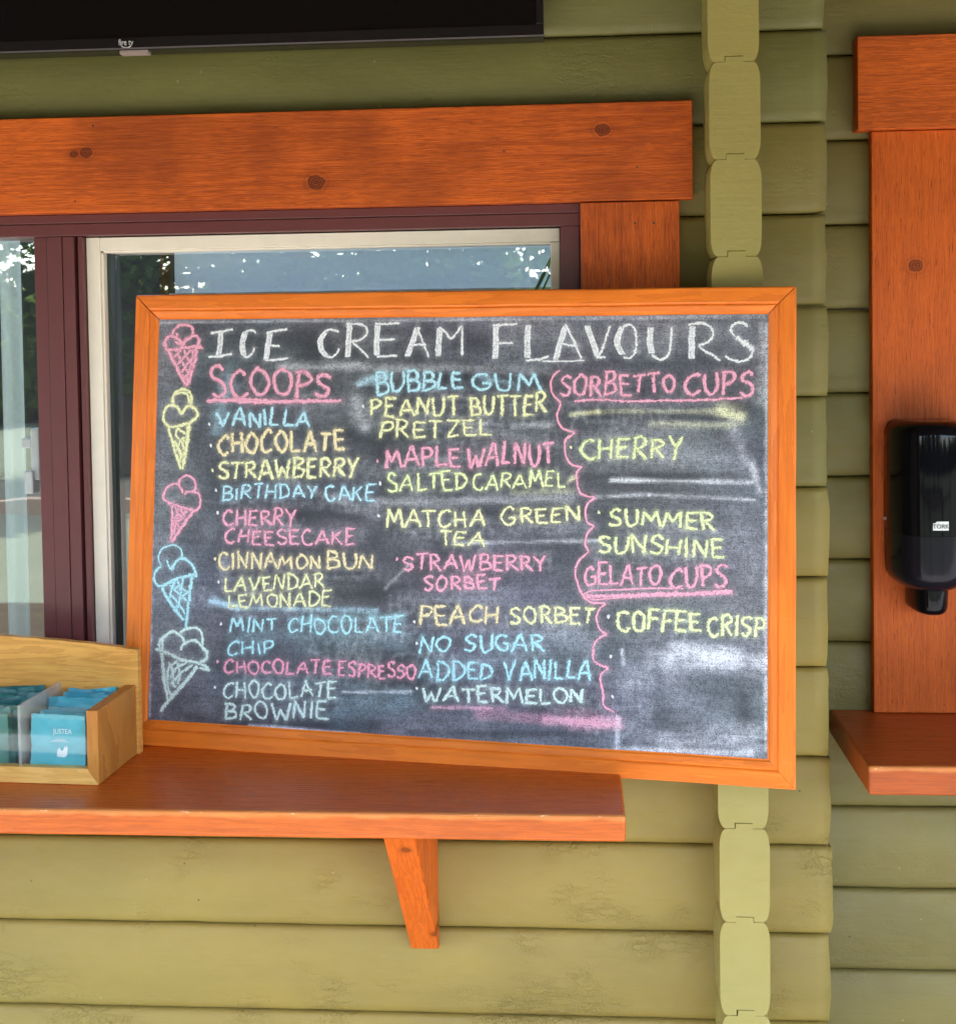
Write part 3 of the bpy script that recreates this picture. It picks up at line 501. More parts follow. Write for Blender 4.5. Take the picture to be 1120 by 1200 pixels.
DRAWN=[["ICE","w",[[.0026,[[.1218,.6145],[.1396,.6169],[.1572,.6206]]],[.00732,[[.1382,.6169],[.1374,.5978],[.1351,.5799]]],[.0026,[[.1187,.5787],[.1378,.5799],[.1568,.5837]]],[.0026,[[.194,.614],[.1885,.6179],[.1804,.6179],[.1737,.6129]]],[.00732,[[.1777,.6167],[.174,.604],[.173,.5912],[.1759,.5811]]],[.0026,[[.1746,.5798],[.1814,.5785],[.1894,.5848],[.1919,.5924]]],[.00732,[[.2169,.6151],[.2134,.5949],[.2112,.5746]]],[.0026,[[.2102,.6139],[.2262,.6176],[.2436,.62]]],[.0026,[[.2161,.5949],[.2322,.5948]]],[.0026,[[.2099,.5734],[.2286,.5746],[.246,.5771]]]]],["CREAM","w",[[.00732,[[.3021,.6146],[.2958,.6033],[.2974,.5895],[.3055,.5795]]],[.0026,[[.2969,.6108],[.3073,.6183],[.3178,.6182],[.3231,.6144]]],[.0026,[[.3029,.5795],[.3134,.5782],[.3212,.5844],[.325,.5907]]],[.00732,[[.3399,.6268],[.3391,.6031],[.3383,.5781]]],[.0026,[[.3347,.6269],[.353,.6267],[.3648,.6216],[.3663,.6116],[.356,.603],[.3444,.6006],[.3576,.5893],[.3696,.5768]]],[.00732,[[.3829,.6252],[.382,.6028],[.3824,.5805]]],[.0026,[[.3789,.6265],[.397,.6263],[.4163,.6274]]],[.0026,[[.3846,.6028],[.4091,.6039]]],[.0026,[[.3825,.5793],[.3979,.5792],[.4133,.5804]]],[.00732,[[.4433,.621],[.436,.6001],[.4287,.5791]]],[.0026,[[.4433,.621],[.4513,.6],[.4606,.5778]]],[.0026,[[.4323,.5952],[.4565,.5963]]],[.00732,[[.4764,.6196],[.4754,.5999],[.4745,.579]]],[.0026,[[.4751,.6208],[.4853,.6133],[.493,.6047],[.5017,.6132],[.5091,.623]]],[.0026,[[.5091,.6205],[.5098,.5802]]]]],["FLAVOURS","w",[[.00732,[[.559,.6238],[.5594,.5995],[.5585,.5752]]],[.0026,[[.5541,.6226],[.5714,.6237],[.59,.6248]]],[.0026,[[.5594,.597],[.5841,.5981]]],[.00732,[[.606,.6234],[.605,.5992],[.6053,.5763]]],[.0026,[[.6029,.5726],[.6188,.5738],[.6358,.5786]]],[.00165,[[.6262,.5714],[.6578,.5713],[.6867,.5725]]],[.00732,[[.6596,.6218],[.6526,.599],[.6456,.5738]]],[.0026,[[.6584,.6242],[.6708,.6013],[.6819,.5749]]],[.0026,[[.6514,.5966],[.6769,.5929]]],[.00732,[[.6898,.6216],[.6972,.6012],[.7059,.5784]]],[.0026,[[.7222,.6213],[.7152,.5987],[.7071,.5784]]],[.0026,[[.7035,.5772],[.7166,.5772]]],[.00732,[[.7401,.62],[.7342,.6081],[.7332,.5938],[.7404,.5807]]],[.0026,[[.7342,.6105],[.7436,.6212],[.7543,.6199],[.7592,.6044],[.7581,.5866],[.7511,.5759],[.7416,.5771]]],[.00732,[[.7791,.6185],[.7781,.6007],[.7806,.5818]]],[.0026,[[.7806,.5806],[.7912,.5735],[.8017,.5782],[.8063,.5923],[.8073,.6183]]],[.00732,[[.8364,.6193],[.8353,.5981],[.8355,.5746]]],[.0026,[[.8306,.6217],[.8491,.6239],[.8619,.6167],[.8642,.6061],[.8562,.5968],[.8446,.5922],[.8586,.5827],[.8747,.5721]]],[.0026,[[.9111,.6187],[.9043,.6246],[.894,.6223],[.8883,.6142],[.8941,.6048]]],[.00555,[[.8952,.6036],[.9089,.5954],[.9181,.5872]]],[.0026,[[.9192,.5872],[.9147,.5767],[.9022,.5709],[.8885,.5733],[.8816,.5791]]]]],["underline","p",[[.00472,[[.1178,.5123],[.1722,.5151],[.2261,.5128],[.2793,.5131],[.3292,.5146]]],[.00472,[[.1259,.5149],[.1993,.5114],[.2661,.5143]]]]],["underline","p",[[.00307,[[.6729,.5151],[.7064,.5177],[.7481,.5155],[.7892,.5169],[.8242,.517],[.8646,.5184],[.9046,.5209]]]]],["underline","p",[[.00519,[[.6924,.2447],[.7326,.2462],[.7911,.2507],[.8487,.254],[.8919,.2591]]]]],["underline","p",[[.00236,[[.8919,.2556],[.8258,.2508],[.7561,.2459],[.7091,.2406],[.6936,.2412],[.69,.2469],[.6995,.2519],[.7267,.2541],[.756,.2564],[.7794,.2584],[.8026,.2592],[.8257,.2601]]]]],["wavy_divider","p",[[.00283,[[.6519,.5593],[.6422,.5509],[.6387,.5389],[.6438,.5233],[.6536,.5126]]],[.00283,[[.6536,.5126],[.649,.4934],[.6552,.478],[.6745,.471]]],[.00283,[[.6745,.471],[.6626,.4625],[.6603,.4518],[.6641,.4328],[.6714,.4258],[.6846,.4236]]],[.00283,[[.6846,.4236],[.6775,.4152],[.6776,.4045],[.6838,.3857],[.703,.3814]]],[.00283,[[.703,.3814],[.6935,.3729],[.6901,.3587],[.6926,.3469],[.7022,.3413]]],[.00283,[[.7022,.3413],[.6928,.3304],[.6905,.3162],[.6954,.3058]]],[.00283,[[.6954,.3058],[.6824,.2936],[.6766,.2781],[.6803,.263],[.6865,.2468],[.6984,.2367],[.7198,.2352]]],[.00283,[[.7198,.2352],[.7104,.2255],[.707,.2136],[.713,.1987],[.7213,.1933]]],[.00283,[[.7213,.1933],[.7073,.1833],[.7026,.1715],[.7052,.1553],[.7241,.1469]]],[.00283,[[.7241,.1469],[.7148,.1383],[.7137,.1255],[.7174,.1106],[.7187,.0956],[.7329,.0872]]]]],["cone_drawing","p",[[.00354,[[.06,.6126],[.0619,.6194],[.07,.6261],[.0804,.6279],[.0898,.625],[.0931,.6172],[.0902,.6105],[.0821,.6057],[.0759,.6019],[.0673,.6106],[.0662,.6155]]],[.00401,[[.0513,.5885],[.0479,.5972],[.0507,.6078],[.059,.6107],[.0664,.6087],[.0739,.6019],[.0762,.5942]]],[.00401,[[.0761,.5952],[.0821,.6038],[.0903,.6086],[.0985,.6105],[.1039,.6047],[.102,.5979],[.1073,.5931],[.1084,.5907]]],[.00401,[[.0523,.5904],[.0617,.5894],[.0762,.5923],[.0907,.5941],[.1011,.5941],[.1052,.5921]]],[.00425,[[.0534,.5885],[.0644,.5692],[.0754,.5499],[.0851,.5355]]],[.00425,[[.099,.5922],[.0975,.5749],[.0928,.5557],[.0862,.5355]]],[.00354,[[.0577,.5836],[.0687,.5634],[.0818,.5441]]],[.00354,[[.0939,.5903],[.0923,.573],[.0877,.5537],[.083,.5393]]],[.00307,[[.067,.5884],[.079,.5672],[.0899,.5509]]],[.00307,[[.0794,.5903],[.0872,.573],[.0936,.5653]]],[.00307,[[.0908,.5903],[.0787,.5768],[.0676,.5672]]],[.00307,[[.0953,.5787],[.0832,.5653],[.0752,.5557]]],[.00307,[[.0742,.5903],[.0671,.5826],[.062,.5788]]],[.00283,[[.0917,.5595],[.0817,.548]]],[.00354,[[.0634,.602],[.074,.5981],[.0791,.599]]]]],["cone_drawing","y",[[.00378,[[.0649,.5071],[.0627,.5153],[.0676,.5248],[.0776,.5295],[.0878,.5272],[.0931,.519],[.0928,.5073]]],[.00307,[[.0676,.5224],[.0777,.526],[.0867,.5213],[.0909,.5073]]],[.00354,[[.057,.4736],[.049,.4835],[.0493,.4953],[.0554,.5047],[.063,.5059],[.0708,.5025],[.0787,.492]]],[.00354,[[.0786,.4931],[.0835,.5014],[.0909,.5061],[.0999,.5015],[.1039,.4921],[.0991,.4851],[.0904,.4792]]],[.00307,[[.0897,.5049],[.1012,.4991],[.1028,.4886],[.0917,.4804]]],[.00307,[[.0524,.4777],[.0615,.4731],[.0741,.4755],[.0904,.4792]]],[.00378,[[.0576,.473],[.0647,.4508],[.073,.4276],[.0798,.4102]]],[.00425,[[.0905,.478],[.0886,.4558],[.0855,.4324],[.0817,.4102]]],[.00307,[[.0729,.4732],[.0694,.4626],[.0747,.4556],[.0849,.4534]]],[.00307,[[.0717,.472],[.0807,.4662],[.0871,.4628]]],[.00307,[[.086,.4581],[.0773,.4533],[.0714,.4369]]],[.00307,[[.0747,.4556],[.0813,.4464],[.084,.4382]]],[.00307,[[.0671,.4532],[.0752,.4393],[.0819,.4265]]],[.00307,[[.0853,.4394],[.078,.4276],[.077,.4206]]],[.00307,[[.0829,.4324],[.0822,.4149]]],[.00307,[[.088,.4745],[.0877,.4441]]]]],["cone_drawing","p",[[.00283,[[.0764,.3868],[.0789,.3949],[.0875,.4011],[.0974,.3983],[.103,.3903],[.1034,.3783]]],[.00283,[[.077,.3848],[.0826,.3799],[.0834,.3739]]],[.00307,[[.0827,.3789],[.0748,.3878],[.0628,.3856],[.0553,.3784],[.0524,.3672],[.0614,.3593],[.0669,.3585]]],[.00283,[[.0872,.372],[.0893,.376],[.0969,.3772],[.1012,.3773]]],[.0033,[[.1001,.3773],[.1089,.3734],[.1124,.3645],[.1106,.3534],[.1031,.3483],[.1009,.3492]]],[.00307,[[.0669,.3585],[.0757,.3556],[.0856,.3524],[.0977,.3501],[.1009,.3502]]],[.00307,[[.0664,.3564],[.0675,.3394],[.067,.3193],[.0664,.3017]]],[.00354,[[.101,.3482],[.0905,.3339],[.079,.3176],[.0675,.3017]]],[.0026,[[.0714,.3555],[.076,.3446],[.085,.3378]]],[.0026,[[.0802,.3527],[.0836,.3458],[.0882,.3399]]],[.0026,[[.0769,.3527],[.074,.3395],[.069,.3244]]],[.0026,[[.0889,.3509],[.0827,.3398],[.0712,.3244]]],[.00283,[[.0696,.3394],[.0754,.3295],[.0788,.3236]]],[.00283,[[.0688,.3314],[.0735,.3195]]],[.00283,[[.0762,.3376],[.0704,.3134]]],[.0026,[[.0912,.348],[.0859,.3438]]],[.0026,[[.0682,.3334],[.0764,.3326],[.0861,.3368]]]]],["cone_drawing","t",[[.00189,[[.0513,.2654],[.0471,.2781],[.0518,.2898],[.0656,.296],[.0757,.2952],[.0834,.2896],[.0856,.2793]]],[.00212,[[.0599,.2738],[.0653,.2636],[.0705,.2591]]],[.00354,[[.0691,.2614],[.0751,.272],[.0838,.2775],[.0939,.2749],[.1029,.2671],[.107,.258],[.1072,.25]]],[.0026,[[.0513,.2643],[.0427,.257],[.0405,.2453],[.0471,.2363],[.0535,.2354]]],[.00354,[[.0529,.2348],[.0672,.2416],[.0846,.2492],[.1045,.2545]]],[.00378,[[.0535,.233],[.0642,.2161],[.0786,.1982],[.0902,.186]]],[.00378,[[.1015,.2509],[.0991,.2278],[.0972,.2047],[.0943,.1758]]],[.00307,[[.0735,.243],[.07,.2325],[.0667,.2173]]],[.00307,[[.0872,.2481],[.0841,.2238],[.0809,.204]]],[.00283,[[.0661,.237],[.0803,.2259],[.0944,.2149]]],[.00283,[[.0785,.2432],[.0889,.2309],[.099,.2289]]],[.00283,[[.0677,.2232],[.0807,.211],[.0925,.1953]]],[.00283,[[.0965,.2288],[.0855,.2192],[.0772,.2016]]],[.0026,[[.0751,.2315],[.0837,.2388]]]]],["cone_drawing","m",[[.00307,[[.0549,.1381],[.0518,.1512],[.0595,.1612],[.0711,.1683],[.0817,.1658],[.0898,.1589],[.0927,.1506]]],[.00307,[[.0575,.1382],[.057,.155],[.0659,.1651]]],[.00307,[[.0843,.1671],[.0946,.1735],[.1076,.1759],[.1169,.1721],[.1211,.1603],[.1215,.1484]]],[.0033,[[.0864,.1413],[.0913,.1506],[.1029,.1571],[.1134,.1552],[.1228,.146],[.1289,.1391],[.1272,.1295],[.1169,.1254]]],[.00307,[[.1294,.144],[.1284,.1332],[.1234,.1269]]],[.00354,[[.0455,.1418],[.0615,.1384],[.0775,.1319],[.092,.1266],[.1064,.1261]]],[.0033,[[.1064,.1261],[.1222,.1221],[.1328,.1155],[.1171,.1171]]],[.00401,[[.0562,.1369],[.0597,.1094],[.0644,.0856],[.0689,.0667]]],[.00425,[[.1145,.1193],[.0968,.0969],[.0791,.0768],[.0613,.0567],[.0589,.0494]]],[.00354,[[.1066,.1213],[.0861,.1059],[.0734,.0909]]],[.0033,[[.0685,.1231],[.0755,.1078],[.0774,.0887]]],[.0033,[[.0816,.1261],[.0688,.1147],[.0666,.0978]]],[.0033,[[.0817,.1225],[.086,.1083],[.0839,.0915]]],[.0033,[[.0961,.1232],[.0806,.1153],[.0718,.1004]]],[.0033,[[.0638,.1048],[.0684,.0835],[.0739,.0742]]],[.0033,[[.0733,.0957],[.0801,.0865]]]]]]
BULLETS=[[.1229,.478,"w"],[.1265,.4463,"w"],[.1303,.4084,"y"],[.1365,.3794,"w"],[.1401,.3467,"w"],[.1379,.2788,"o"],[.1443,.2452,"w"],[.15,.183,"w"],[.1461,.1281,"p"],[.1431,.0907,"w"],[.3632,.5061,"w"],[.3867,.4274,"p"],[.3912,.3943,"w"],[.3896,.3478,"w"],[.4457,.1992,"w"],[.4501,.1681,"w"],[.4512,.1046,"w"],[.6687,.4507,"y"],[.7091,.3603,"g"],[.7235,.2178,"w"],[.7275,.1633,"w"],[.7303,.1079,"w"],[.4188,.2877,"p"]]
SMUDGES=[[.0456,.615,.0573,.0436,.0307,"l",.3],[.3698,.5632,.6336,.5606,.0059,"w",.22],[.2383,.5632,.3568,.5656,.0071,"w",.3],[.3573,.5408,.3959,.5508,.0059,"b",.5],[.3513,.516,.3651,.4764,.0118,"w",.25],[.5857,.4785,.6406,.4826,.0047,"w",.25],[.155,.5506,.1325,.4743,.0106,"b",.25],[.2664,.5005,.3579,.5135,.0165,"l",.25],[.3556,.6254,.3566,.5756,.0354,"w",.1],[.584,.6054,.8929,.6036,.0212,"w",.12],[.7533,.5985,.8004,.5982,.0236,"w",.12],[.6683,.496,.7066,.501,.0035,"y",.5],[.7066,.501,.8819,.5022,.0035,"y",.3],[.8762,.5022,.9024,.4954,.0071,"y",.6],[.7777,.485,.8934,.4837,.0047,"y",.28],[.8934,.4814,.9072,.4353,.0071,"l",.4],[.7253,.4054,.9163,.4066,.0019,"w",.6],[.9163,.4297,.9277,.3953,.0047,"w",.5],[.7018,.3813,.7785,.3865,.0018,"w",.45],[.7785,.3865,.922,.3826,.0018,"w",.4],[.6951,.4558,.8935,.4351,.0212,"l",.42],[.5015,.3119,.7083,.3215,.0017,"w",.35],[.7084,.3144,.6972,.2437,.0094,"l",.2],[.6657,.4019,.674,.408,.0035,"y",.4],[.3866,.3661,.6719,.3795,.0059,"w",.22],[.587,.3849,.6718,.389,.0035,"y",.2],[.4379,.355,.6843,.3373,.0165,"l",.14],[.2574,.3197,.3619,.3189,.0118,"l",.22],[.1329,.216,.1736,.2089,.0059,"b",.75],[.1736,.2076,.3897,.2126,.0035,"b",.4],[.1515,.2792,.1526,.2355,.0094,"l",.3],[.4018,.2446,.4392,.2823,.0024,"w",.25],[.1813,.1682,.4285,.1731,.0189,"t",.2],[.2605,.1901,.428,.2045,.0071,"t",.24],[.4671,.1269,.59,.1568,.0165,"b",.16],[.3408,.0939,.4425,.0993,.0018,"w",.55],[.3414,.066,.4302,.0831,.0189,"b",.3],[.4435,.042,.5426,.0539,.0212,"l",.2],[.4742,.0796,.5788,.0843,.0024,"p",.6],[.5423,.074,.7107,.0744,.0083,"r",.3],[.6394,.0702,.7365,.0759,.0059,"p",.55],[.6776,.0678,.7365,.069,.0071,"p",.6],[.5916,.0416,.7344,.0504,.0094,"l",.15],[.7917,.1607,.9283,.1639,.0142,"w",.65],[.8147,.179,.8945,.1736,.0106,"w",.4],[.757,.1416,.8264,.1337,.0236,"l",.45],[.7514,.1067,.7809,.051,.0236,"l",.35],[.804,.0524,.9174,.0617,.0165,"w",.48],[.8266,.0994,.8836,.0856,.0189,"l",.34],[.7444,.2455,.8942,.2511,.0236,"l",.12],[.7672,.3278,.9166,.3205,.0236,"l",.24],[.8938,.3658,.9223,.275,.0142,"l",.2],[.7368,.0367,.9174,.0436,.0047,"w",.4],[.1981,.037,.3677,.035,.0017,"w",.8],[.4059,.0325,.7345,.0343,.0019,"w",.5],[.0327,.3965,.0395,.0426,.0021,"w",.35],[.9361,.6208,.9364,.0493,.0021,"w",.4],[.0395,.6318,.9338,.6325,.0019,"w",.35],[.9305,.6209,.9296,.5164,.0059,"w",.2],[.7376,.0829,.7368,.039,.0018,"w",.5],[.5352,.5509,.5849,.5388,.0035,"b",.3],[.2422,.4002,.387,.3477,.0071,"w",.12],[.066,.3971,.1231,.3224,.0236,"l",.22],[.0804,.1449,.1308,.0479,.026,"l",.22],[.7427,.1722,.7452,.1549,.0012,"w",.7],[.5363,.478,.6349,.455,.0094,"l",.2],[.4274,.2334,.5889,.2396,.0094,"l",.15],[.1429,.0981,.3405,.1084,.0165,"b",.1],[.6379,.1943,.6979,.1736,.0118,"l",.2]]
WIPED=[[.3832,.5421,.6338,.5425,.0106],[.5248,.415,.6352,.4312,.0153],[.398,.4399,.4112,.4217,.0165],[.2301,.3501,.3613,.3459,.0094],[.3379,.23,.4272,.2455,.0094],[.5381,.3574,.6841,.3562,.0094],[.6836,.4082,.8936,.4166,.0071],[.6947,.4974,.8819,.4941,.0059],[.8264,.1337,.8333,.1272,.0142],[.906,.1152,.9084,.0588,.0106],[.1446,.0363,.3929,.0485,.0071],[.3459,.4639,.385,.452,.0165],[.8933,.5162,.9069,.507,.0118],[.0621,.0689,.1311,.0355,.0118],[.1698,.6078,.2905,.6008,.0189],[.5095,.5997,.547,.5995,.0165],[.1521,.2542,.363,.2651,.0035],[.4435,.042,.6396,.0515,.0059]]

CC = {'w': (.84, .85, .90), 'p': (.90, .42, .54), 'b': (.50, .78, .92), 'y': (.88, .86, .50), 'o': (.92, .76, .46), 'm': (.72, .90, .82), 't': (.48, .80, .88), 'r': (.92, .38, .50), 'g': (.82, .90, .48), 'l': (.44, .45, .51)}
# slate sheet; the rubbed chalk dust is stored as a colour attribute
nx, nz2 = 300, 208
sx0, sx1, sz0, sz1 = FW - .004, BW - FW + .004, FW - .004, BH - FW + .004
gx = np.linspace(sx0, sx1, nx + 1); gz = np.linspace(sz0, sz1, nz2 + 1); GX, GZZ = np.meshgrid(gx, gz)
dens = np.zeros_like(GX); acc = np.zeros(GX.shape + (3,))
def segd(a, b, c, d):
    vx, vz = c - a, d - b; L2 = vx * vx + vz * vz + 1e-9; tt = np.clip(((GX - a) * vx + (GZZ - b) * vz) / L2, 0, 1)
    return np.hypot(GX - a - tt * vx, GZZ - b - tt * vz)
rs = np.random.RandomState(3)
def vnoise(fx, fz):
    gxn, gzn = int(fx) + 2, int(fz) + 2; A = rs.rand(gzn + 1, gxn + 1)
    u = (GX - sx0) / (sx1 - sx0) * fx; v_ = (GZZ - sz0) / (sz1 - sz0) * fz; i = u.astype(int); j = v_.astype(int); a = u - i; b = v_ - j; a = a * a * (3 - 2 * a); b = b * b * (3 - 2 * b)
    return (A[j, i] * (1 - a) + A[j, i + 1] * a) * (1 - b) + (A[j + 1, i] * (1 - a) + A[j + 1, i + 1] * a) * b
base_d = -.02 + .15 * vnoise(9, 7) + .12 * vnoise(26, 22) + .08 * vnoise(12, 70) + .05 * (GX > .52)
bc = np.stack([.42 + .10 * vnoise(11, 8), .45 + .08 * vnoise(9, 9), .52 + .09 * vnoise(8, 6)], -1)
dens += base_d; acc += base_d[..., None] * bc
wipe = np.ones_like(GX)
for a, b, c, d, h in WIPED: wipe *= 1 - .62 * np.exp(-(segd(a, b, c, d) / h) ** 2)
for q in WORDS:
    (a, b), (c, d), (e, f_), (g_, h_) = q[1]; wipe *= 1 - .22 * np.exp(-(segd((a + e) / 2, (b + f_) / 2, (c + g_) / 2, (d + h_) / 2) / .017) ** 4)
dens *= wipe; acc *= wipe[..., None]
edge_n = .35 + .75 * vnoise(60, 45) + .55 * vnoise(22, 120)
for a, b, c, d, h, k_, s_ in SMUDGES:
    m_ = s_ * (.50 if h > .012 else .95) * np.exp(-(segd(a, b, c, d) * (.6 + .8 * vnoise(14, 90)) / max(h, .0022)) ** 2) * edge_n; dens += m_; acc += m_[..., None] * np.array(CC[k_])
V = [(float(x), .0066, float(z)) for z in gz for x in gx]; W_ = nx + 1
Fc = [[j * W_ + i, j * W_ + i + 1, (j + 1) * W_ + i + 1, (j + 1) * W_ + i] for j in range(nz2) for i in range(nx)]
t = NT('slate_with_chalk_dust'); at = t.n('ShaderNodeAttribute', attribute_name='dust')
g1 = t.noise(t.coords((620, 620, 620)), 1, 2, .6); g2 = t.noise(t.coords((40, 40, 900)), 1, 2, .6); g3 = t.noise(t.coords((900, 40, 60)), 1, 2, .6); g4 = t.noise(t.coords((220, 220, 220), (3, 1, 1)), 1, 3, .6)
gr = t.math('ADD', t.math('ADD', t.math('MULTIPLY', t.rng(g1, .36, .64), .9), t.math('MULTIPLY', t.rng(g4, .35, .65), .45)), t.math('ADD', t.math('MULTIPLY', t.rng(g2, .35, .65), .24), t.math('MULTIPLY', t.rng(g3, .35, .65), .14)))
fac = t.math('MULTIPLY', at.outputs['Alpha'], t.math('ADD', .10, gr), True)
c = t.mix(fac, (.012, .014, .022), at.outputs['Color'])
t.pbr(c, t.rng(fac, 0, 1, .55, .95), t.bump(g1, .2, .0003)); slate_m = t.m
slo = mesh('slate', V, Fc, slate_m, bd, local=True)
# chalk strokes
def chalk_mat(name, colr, solid=.5):
    t = NT(name)
    uvn = t.n('ShaderNodeUVMap'); sp = t.n('ShaderNodeSeparateXYZ'); t.l(uvn.outputs[0], sp.inputs[0])
    e = t.math('SUBTRACT', 1., t.math('ABSOLUTE', t.math('SUBTRACT', t.math('MULTIPLY', sp.outputs[0], 2.), 1.)))
    n1 = t.noise(t.coords((640, 640, 640), (1, 2, 3)), 1, 2, .6); n2 = t.noise(t.coords((150, 150, 150), (5, 1, 3)), 1, 2, .5)
    s_ = t.math('ADD', t.math('MULTIPLY', e, .55), t.math('ADD', t.math('MULTIPLY', n1, 1.25), t.math('MULTIPLY', n2, .55)))
    al = t.rng(s_, 1.14 - solid * .35, 1.40 - solid * .35, .06, .98)
    c = t.mix(t.rng(n1, .3, .7), tuple(x * .78 for x in colr), tuple(min(.93, x * 1.06 + .02) for x in colr))
    t.pbr(c, 1., None, Alpha=al, Specular_IOR_Level=.1); return t.m
CM = {k_: chalk_mat('chalk_' + n_, CC[k_]) for k_, n_ in (('w', 'white'), ('p', 'pink'), ('b', 'blue'), ('y', 'yellow'), ('o', 'orange'), ('m', 'mint'), ('t', 'teal'), ('r', 'rose'), ('g', 'lime'))}
ZOFF = [0]
def ribbon(V, Fc, UV, pts, wd, wob=.0):
    P = [Vector((p[0], p[1])) for p in pts]; Q = []
    for a, b in zip(P[:-1], P[1:]):
        n = max(1, int((b - a).length / .0016))
        for i in range(n): Q.append(a.lerp(b, i / n))
    Q.append(P[-1]); n = len(Q)
    if n < 2: return
    ZOFF[0] = (ZOFF[0] + 1) % 17; y = .0066 - .00035 - ZOFF[0] * .00003; s0 = random.uniform(0, 99); o = len(V)
    for i, q in enumerate(Q):
        d = (Q[min(n - 1, i + 1)] - Q[max(0, i - 1)])
        d = d.normalized() if d.length > 1e-7 else Vector((1, 0)); nn = Vector((-d.y, d.x))
        ww = wd * .66 * (1 + .42 * noise.noise(Vector((i * .35, s0, 0))) + .2 * noise.noise(Vector((i * 1.3, s0, 5)))) * (.72 if i in (0, n - 1) else 1.)
        q = q + nn * wob * noise.noise(Vector((i * .16, s0, 9)))
        for k_, u_ in ((-1, 0.), (0, .5), (1, 1.)): V.append((q.x + nn.x * ww * k_, y - (.00006 if k_ == 0 else 0) - i * 1e-7, q.y + nn.y * ww * k_)); UV.append((u_, i * .1))
    for i in range(n - 1):
        for k_ in (0, 1): a = o + i * 3 + k_; Fc.append([a, a + 1, a + 4, a + 3])
def smooth_poly(p, closed=False, m=5):
    P = [Vector(a) for a in p]; out = []
    for i in range(len(P) - 1):
        p0 = P[max(0, i - 1)]; p1 = P[i]; p2 = P[i + 1]; p3 = P[min(len(P) - 1, i + 2)]
        for j in range(m):
            u = j / m; out.append(.5 * ((2 * p1) + (p2 - p0) * u + (2 * p0 - 5 * p1 + 4 * p2 - p3) * u * u + (3 * p1 - p0 - 3 * p2 + p3) * u ** 3))
    out.append(P[-1]); return [(a.x, a.y) for a in out]
# hand-printed capitals: (width, [(smooth?, points)...]) on a unit-high box
G = {
 'A': (.78, [(0, [(0, 0), (.22, .55), (.42, 1)]), (0, [(.42, 1), (.62, .5), (.80, 0)]), (0, [(.14, .36), (.70, .38)])]),
 'B': (.62, [(0, [(.08, 1), (.05, .5), (.06, 0)]), (1, [(.0, .98), (.35, 1.0), (.55, .82), (.42, .6), (.08, .52)]), (1, [(.08, .52), (.45, .5), (.64, .28), (.5, .06), (.02, 0)])]),
 'C': (.64, [(1, [(.62, .86), (.45, 1), (.18, .85), (.03, .5), (.12, .15), (.36, .0), (.66, .14)])]),
 'D': (.66, [(0, [(.08, .98), (.07, .02)]), (1, [(.0, .98), (.38, .95), (.66, .6), (.58, .22), (.3, .02), (.02, .0)])]),
 'E': (.56, [(0, [(.06, 1), (.04, .5), (.06, 0)]), (0, [(.02, .98), (.56, 1)]), (0, [(.06, .52), (.46, .54)]), (0, [(.05, .02), (.58, .0)])]),
 'F': (.54, [(0, [(.06, 1), (.06, 0)]), (0, [(.0, .97), (.58, 1)]), (0, [(.07, .53), (.46, .54)])]),
 'G': (.68, [(1, [(.64, .86), (.42, 1), (.14, .85), (.03, .45), (.18, .06), (.46, .0), (.66, .2), (.67, .42)]), (0, [(.38, .42), (.72, .44)])]),
 'H': (.66, [(0, [(.06, 1), (.04, 0)]), (0, [(.60, 1), (.62, 0)]), (0, [(.05, .48), (.61, .52)])]),
 'I': (.20, [(0, [(.10, 1), (.10, 0)])]),
 'K': (.62, [(0, [(.06, 1), (.06, 0)]), (0, [(.58, .98), (.07, .42)]), (0, [(.2, .55), (.64, 0)])]),
 'L': (.54, [(0, [(.08, 1), (.06, .02)]), (0, [(.06, .02), (.56, .03)])]),
 'M': (.84, [(0, [(.0, 0), (.12, 1)]), (0, [(.12, 1), (.40, .35), (.68, 1)]), (0, [(.68, 1), (.84, 0)])]),
 'N': (.66, [(0, [(.04, 0), (.06, 1)]), (0, [(.06, 1), (.60, .04)]), (0, [(.60, .0), (.64, 1)])]),
 'O': (.70, [(1, [(.36, 1), (.08, .78), (.03, .4), (.22, .03), (.52, .03), (.68, .42), (.6, .82), (.34, 1.0), (.26, .97)])]),
 'P': (.58, [(0, [(.08, 1), (.06, 0)]), (1, [(.0, .95), (.36, 1.0), (.58, .8), (.44, .54), (.08, .44)])]),
 'R': (.62, [(0, [(.08, 1), (.06, 0)]), (1, [(.0, .96), (.36, 1.0), (.56, .8), (.42, .58), (.08, .48)]), (0, [(.2, .5), (.64, .0)])]),
 'S': (.58, [(1, [(.56, .86), (.36, 1), (.12, .9), (.08, .68), (.32, .52), (.54, .34), (.50, .1), (.26, .0), (.02, .12)])]),
 'T': (.62, [(0, [(.0, .96), (.64, 1)]), (0, [(.32, .98), (.31, 0)])]),
 'U': (.66, [(1, [(.05, 1), (.04, .5), (.12, .1), (.34, .0), (.56, .14), (.62, .5), (.63, 1)])]),
 'V': (.70, [(0, [(.0, 1), (.34, 0)]), (0, [(.34, .0), (.70, 1)])]),
 'W': (.92, [(0, [(.0, 1), (.22, 0)]), (0, [(.22, .0), (.46, .62), (.68, 0)]), (0, [(.68, .0), (.92, 1)])]),
 'Y': (.62, [(0, [(.0, 1), (.3, .48)]), (0, [(.62, 1), (.32, .45), (.24, -.08)])]),
 'Z': (.62, [(0, [(.0, .96), (.60, 1)]), (0, [(.60, 1), (.04, .02)]), (0, [(.04, .02), (.64, .04)])]),
}
LET = []
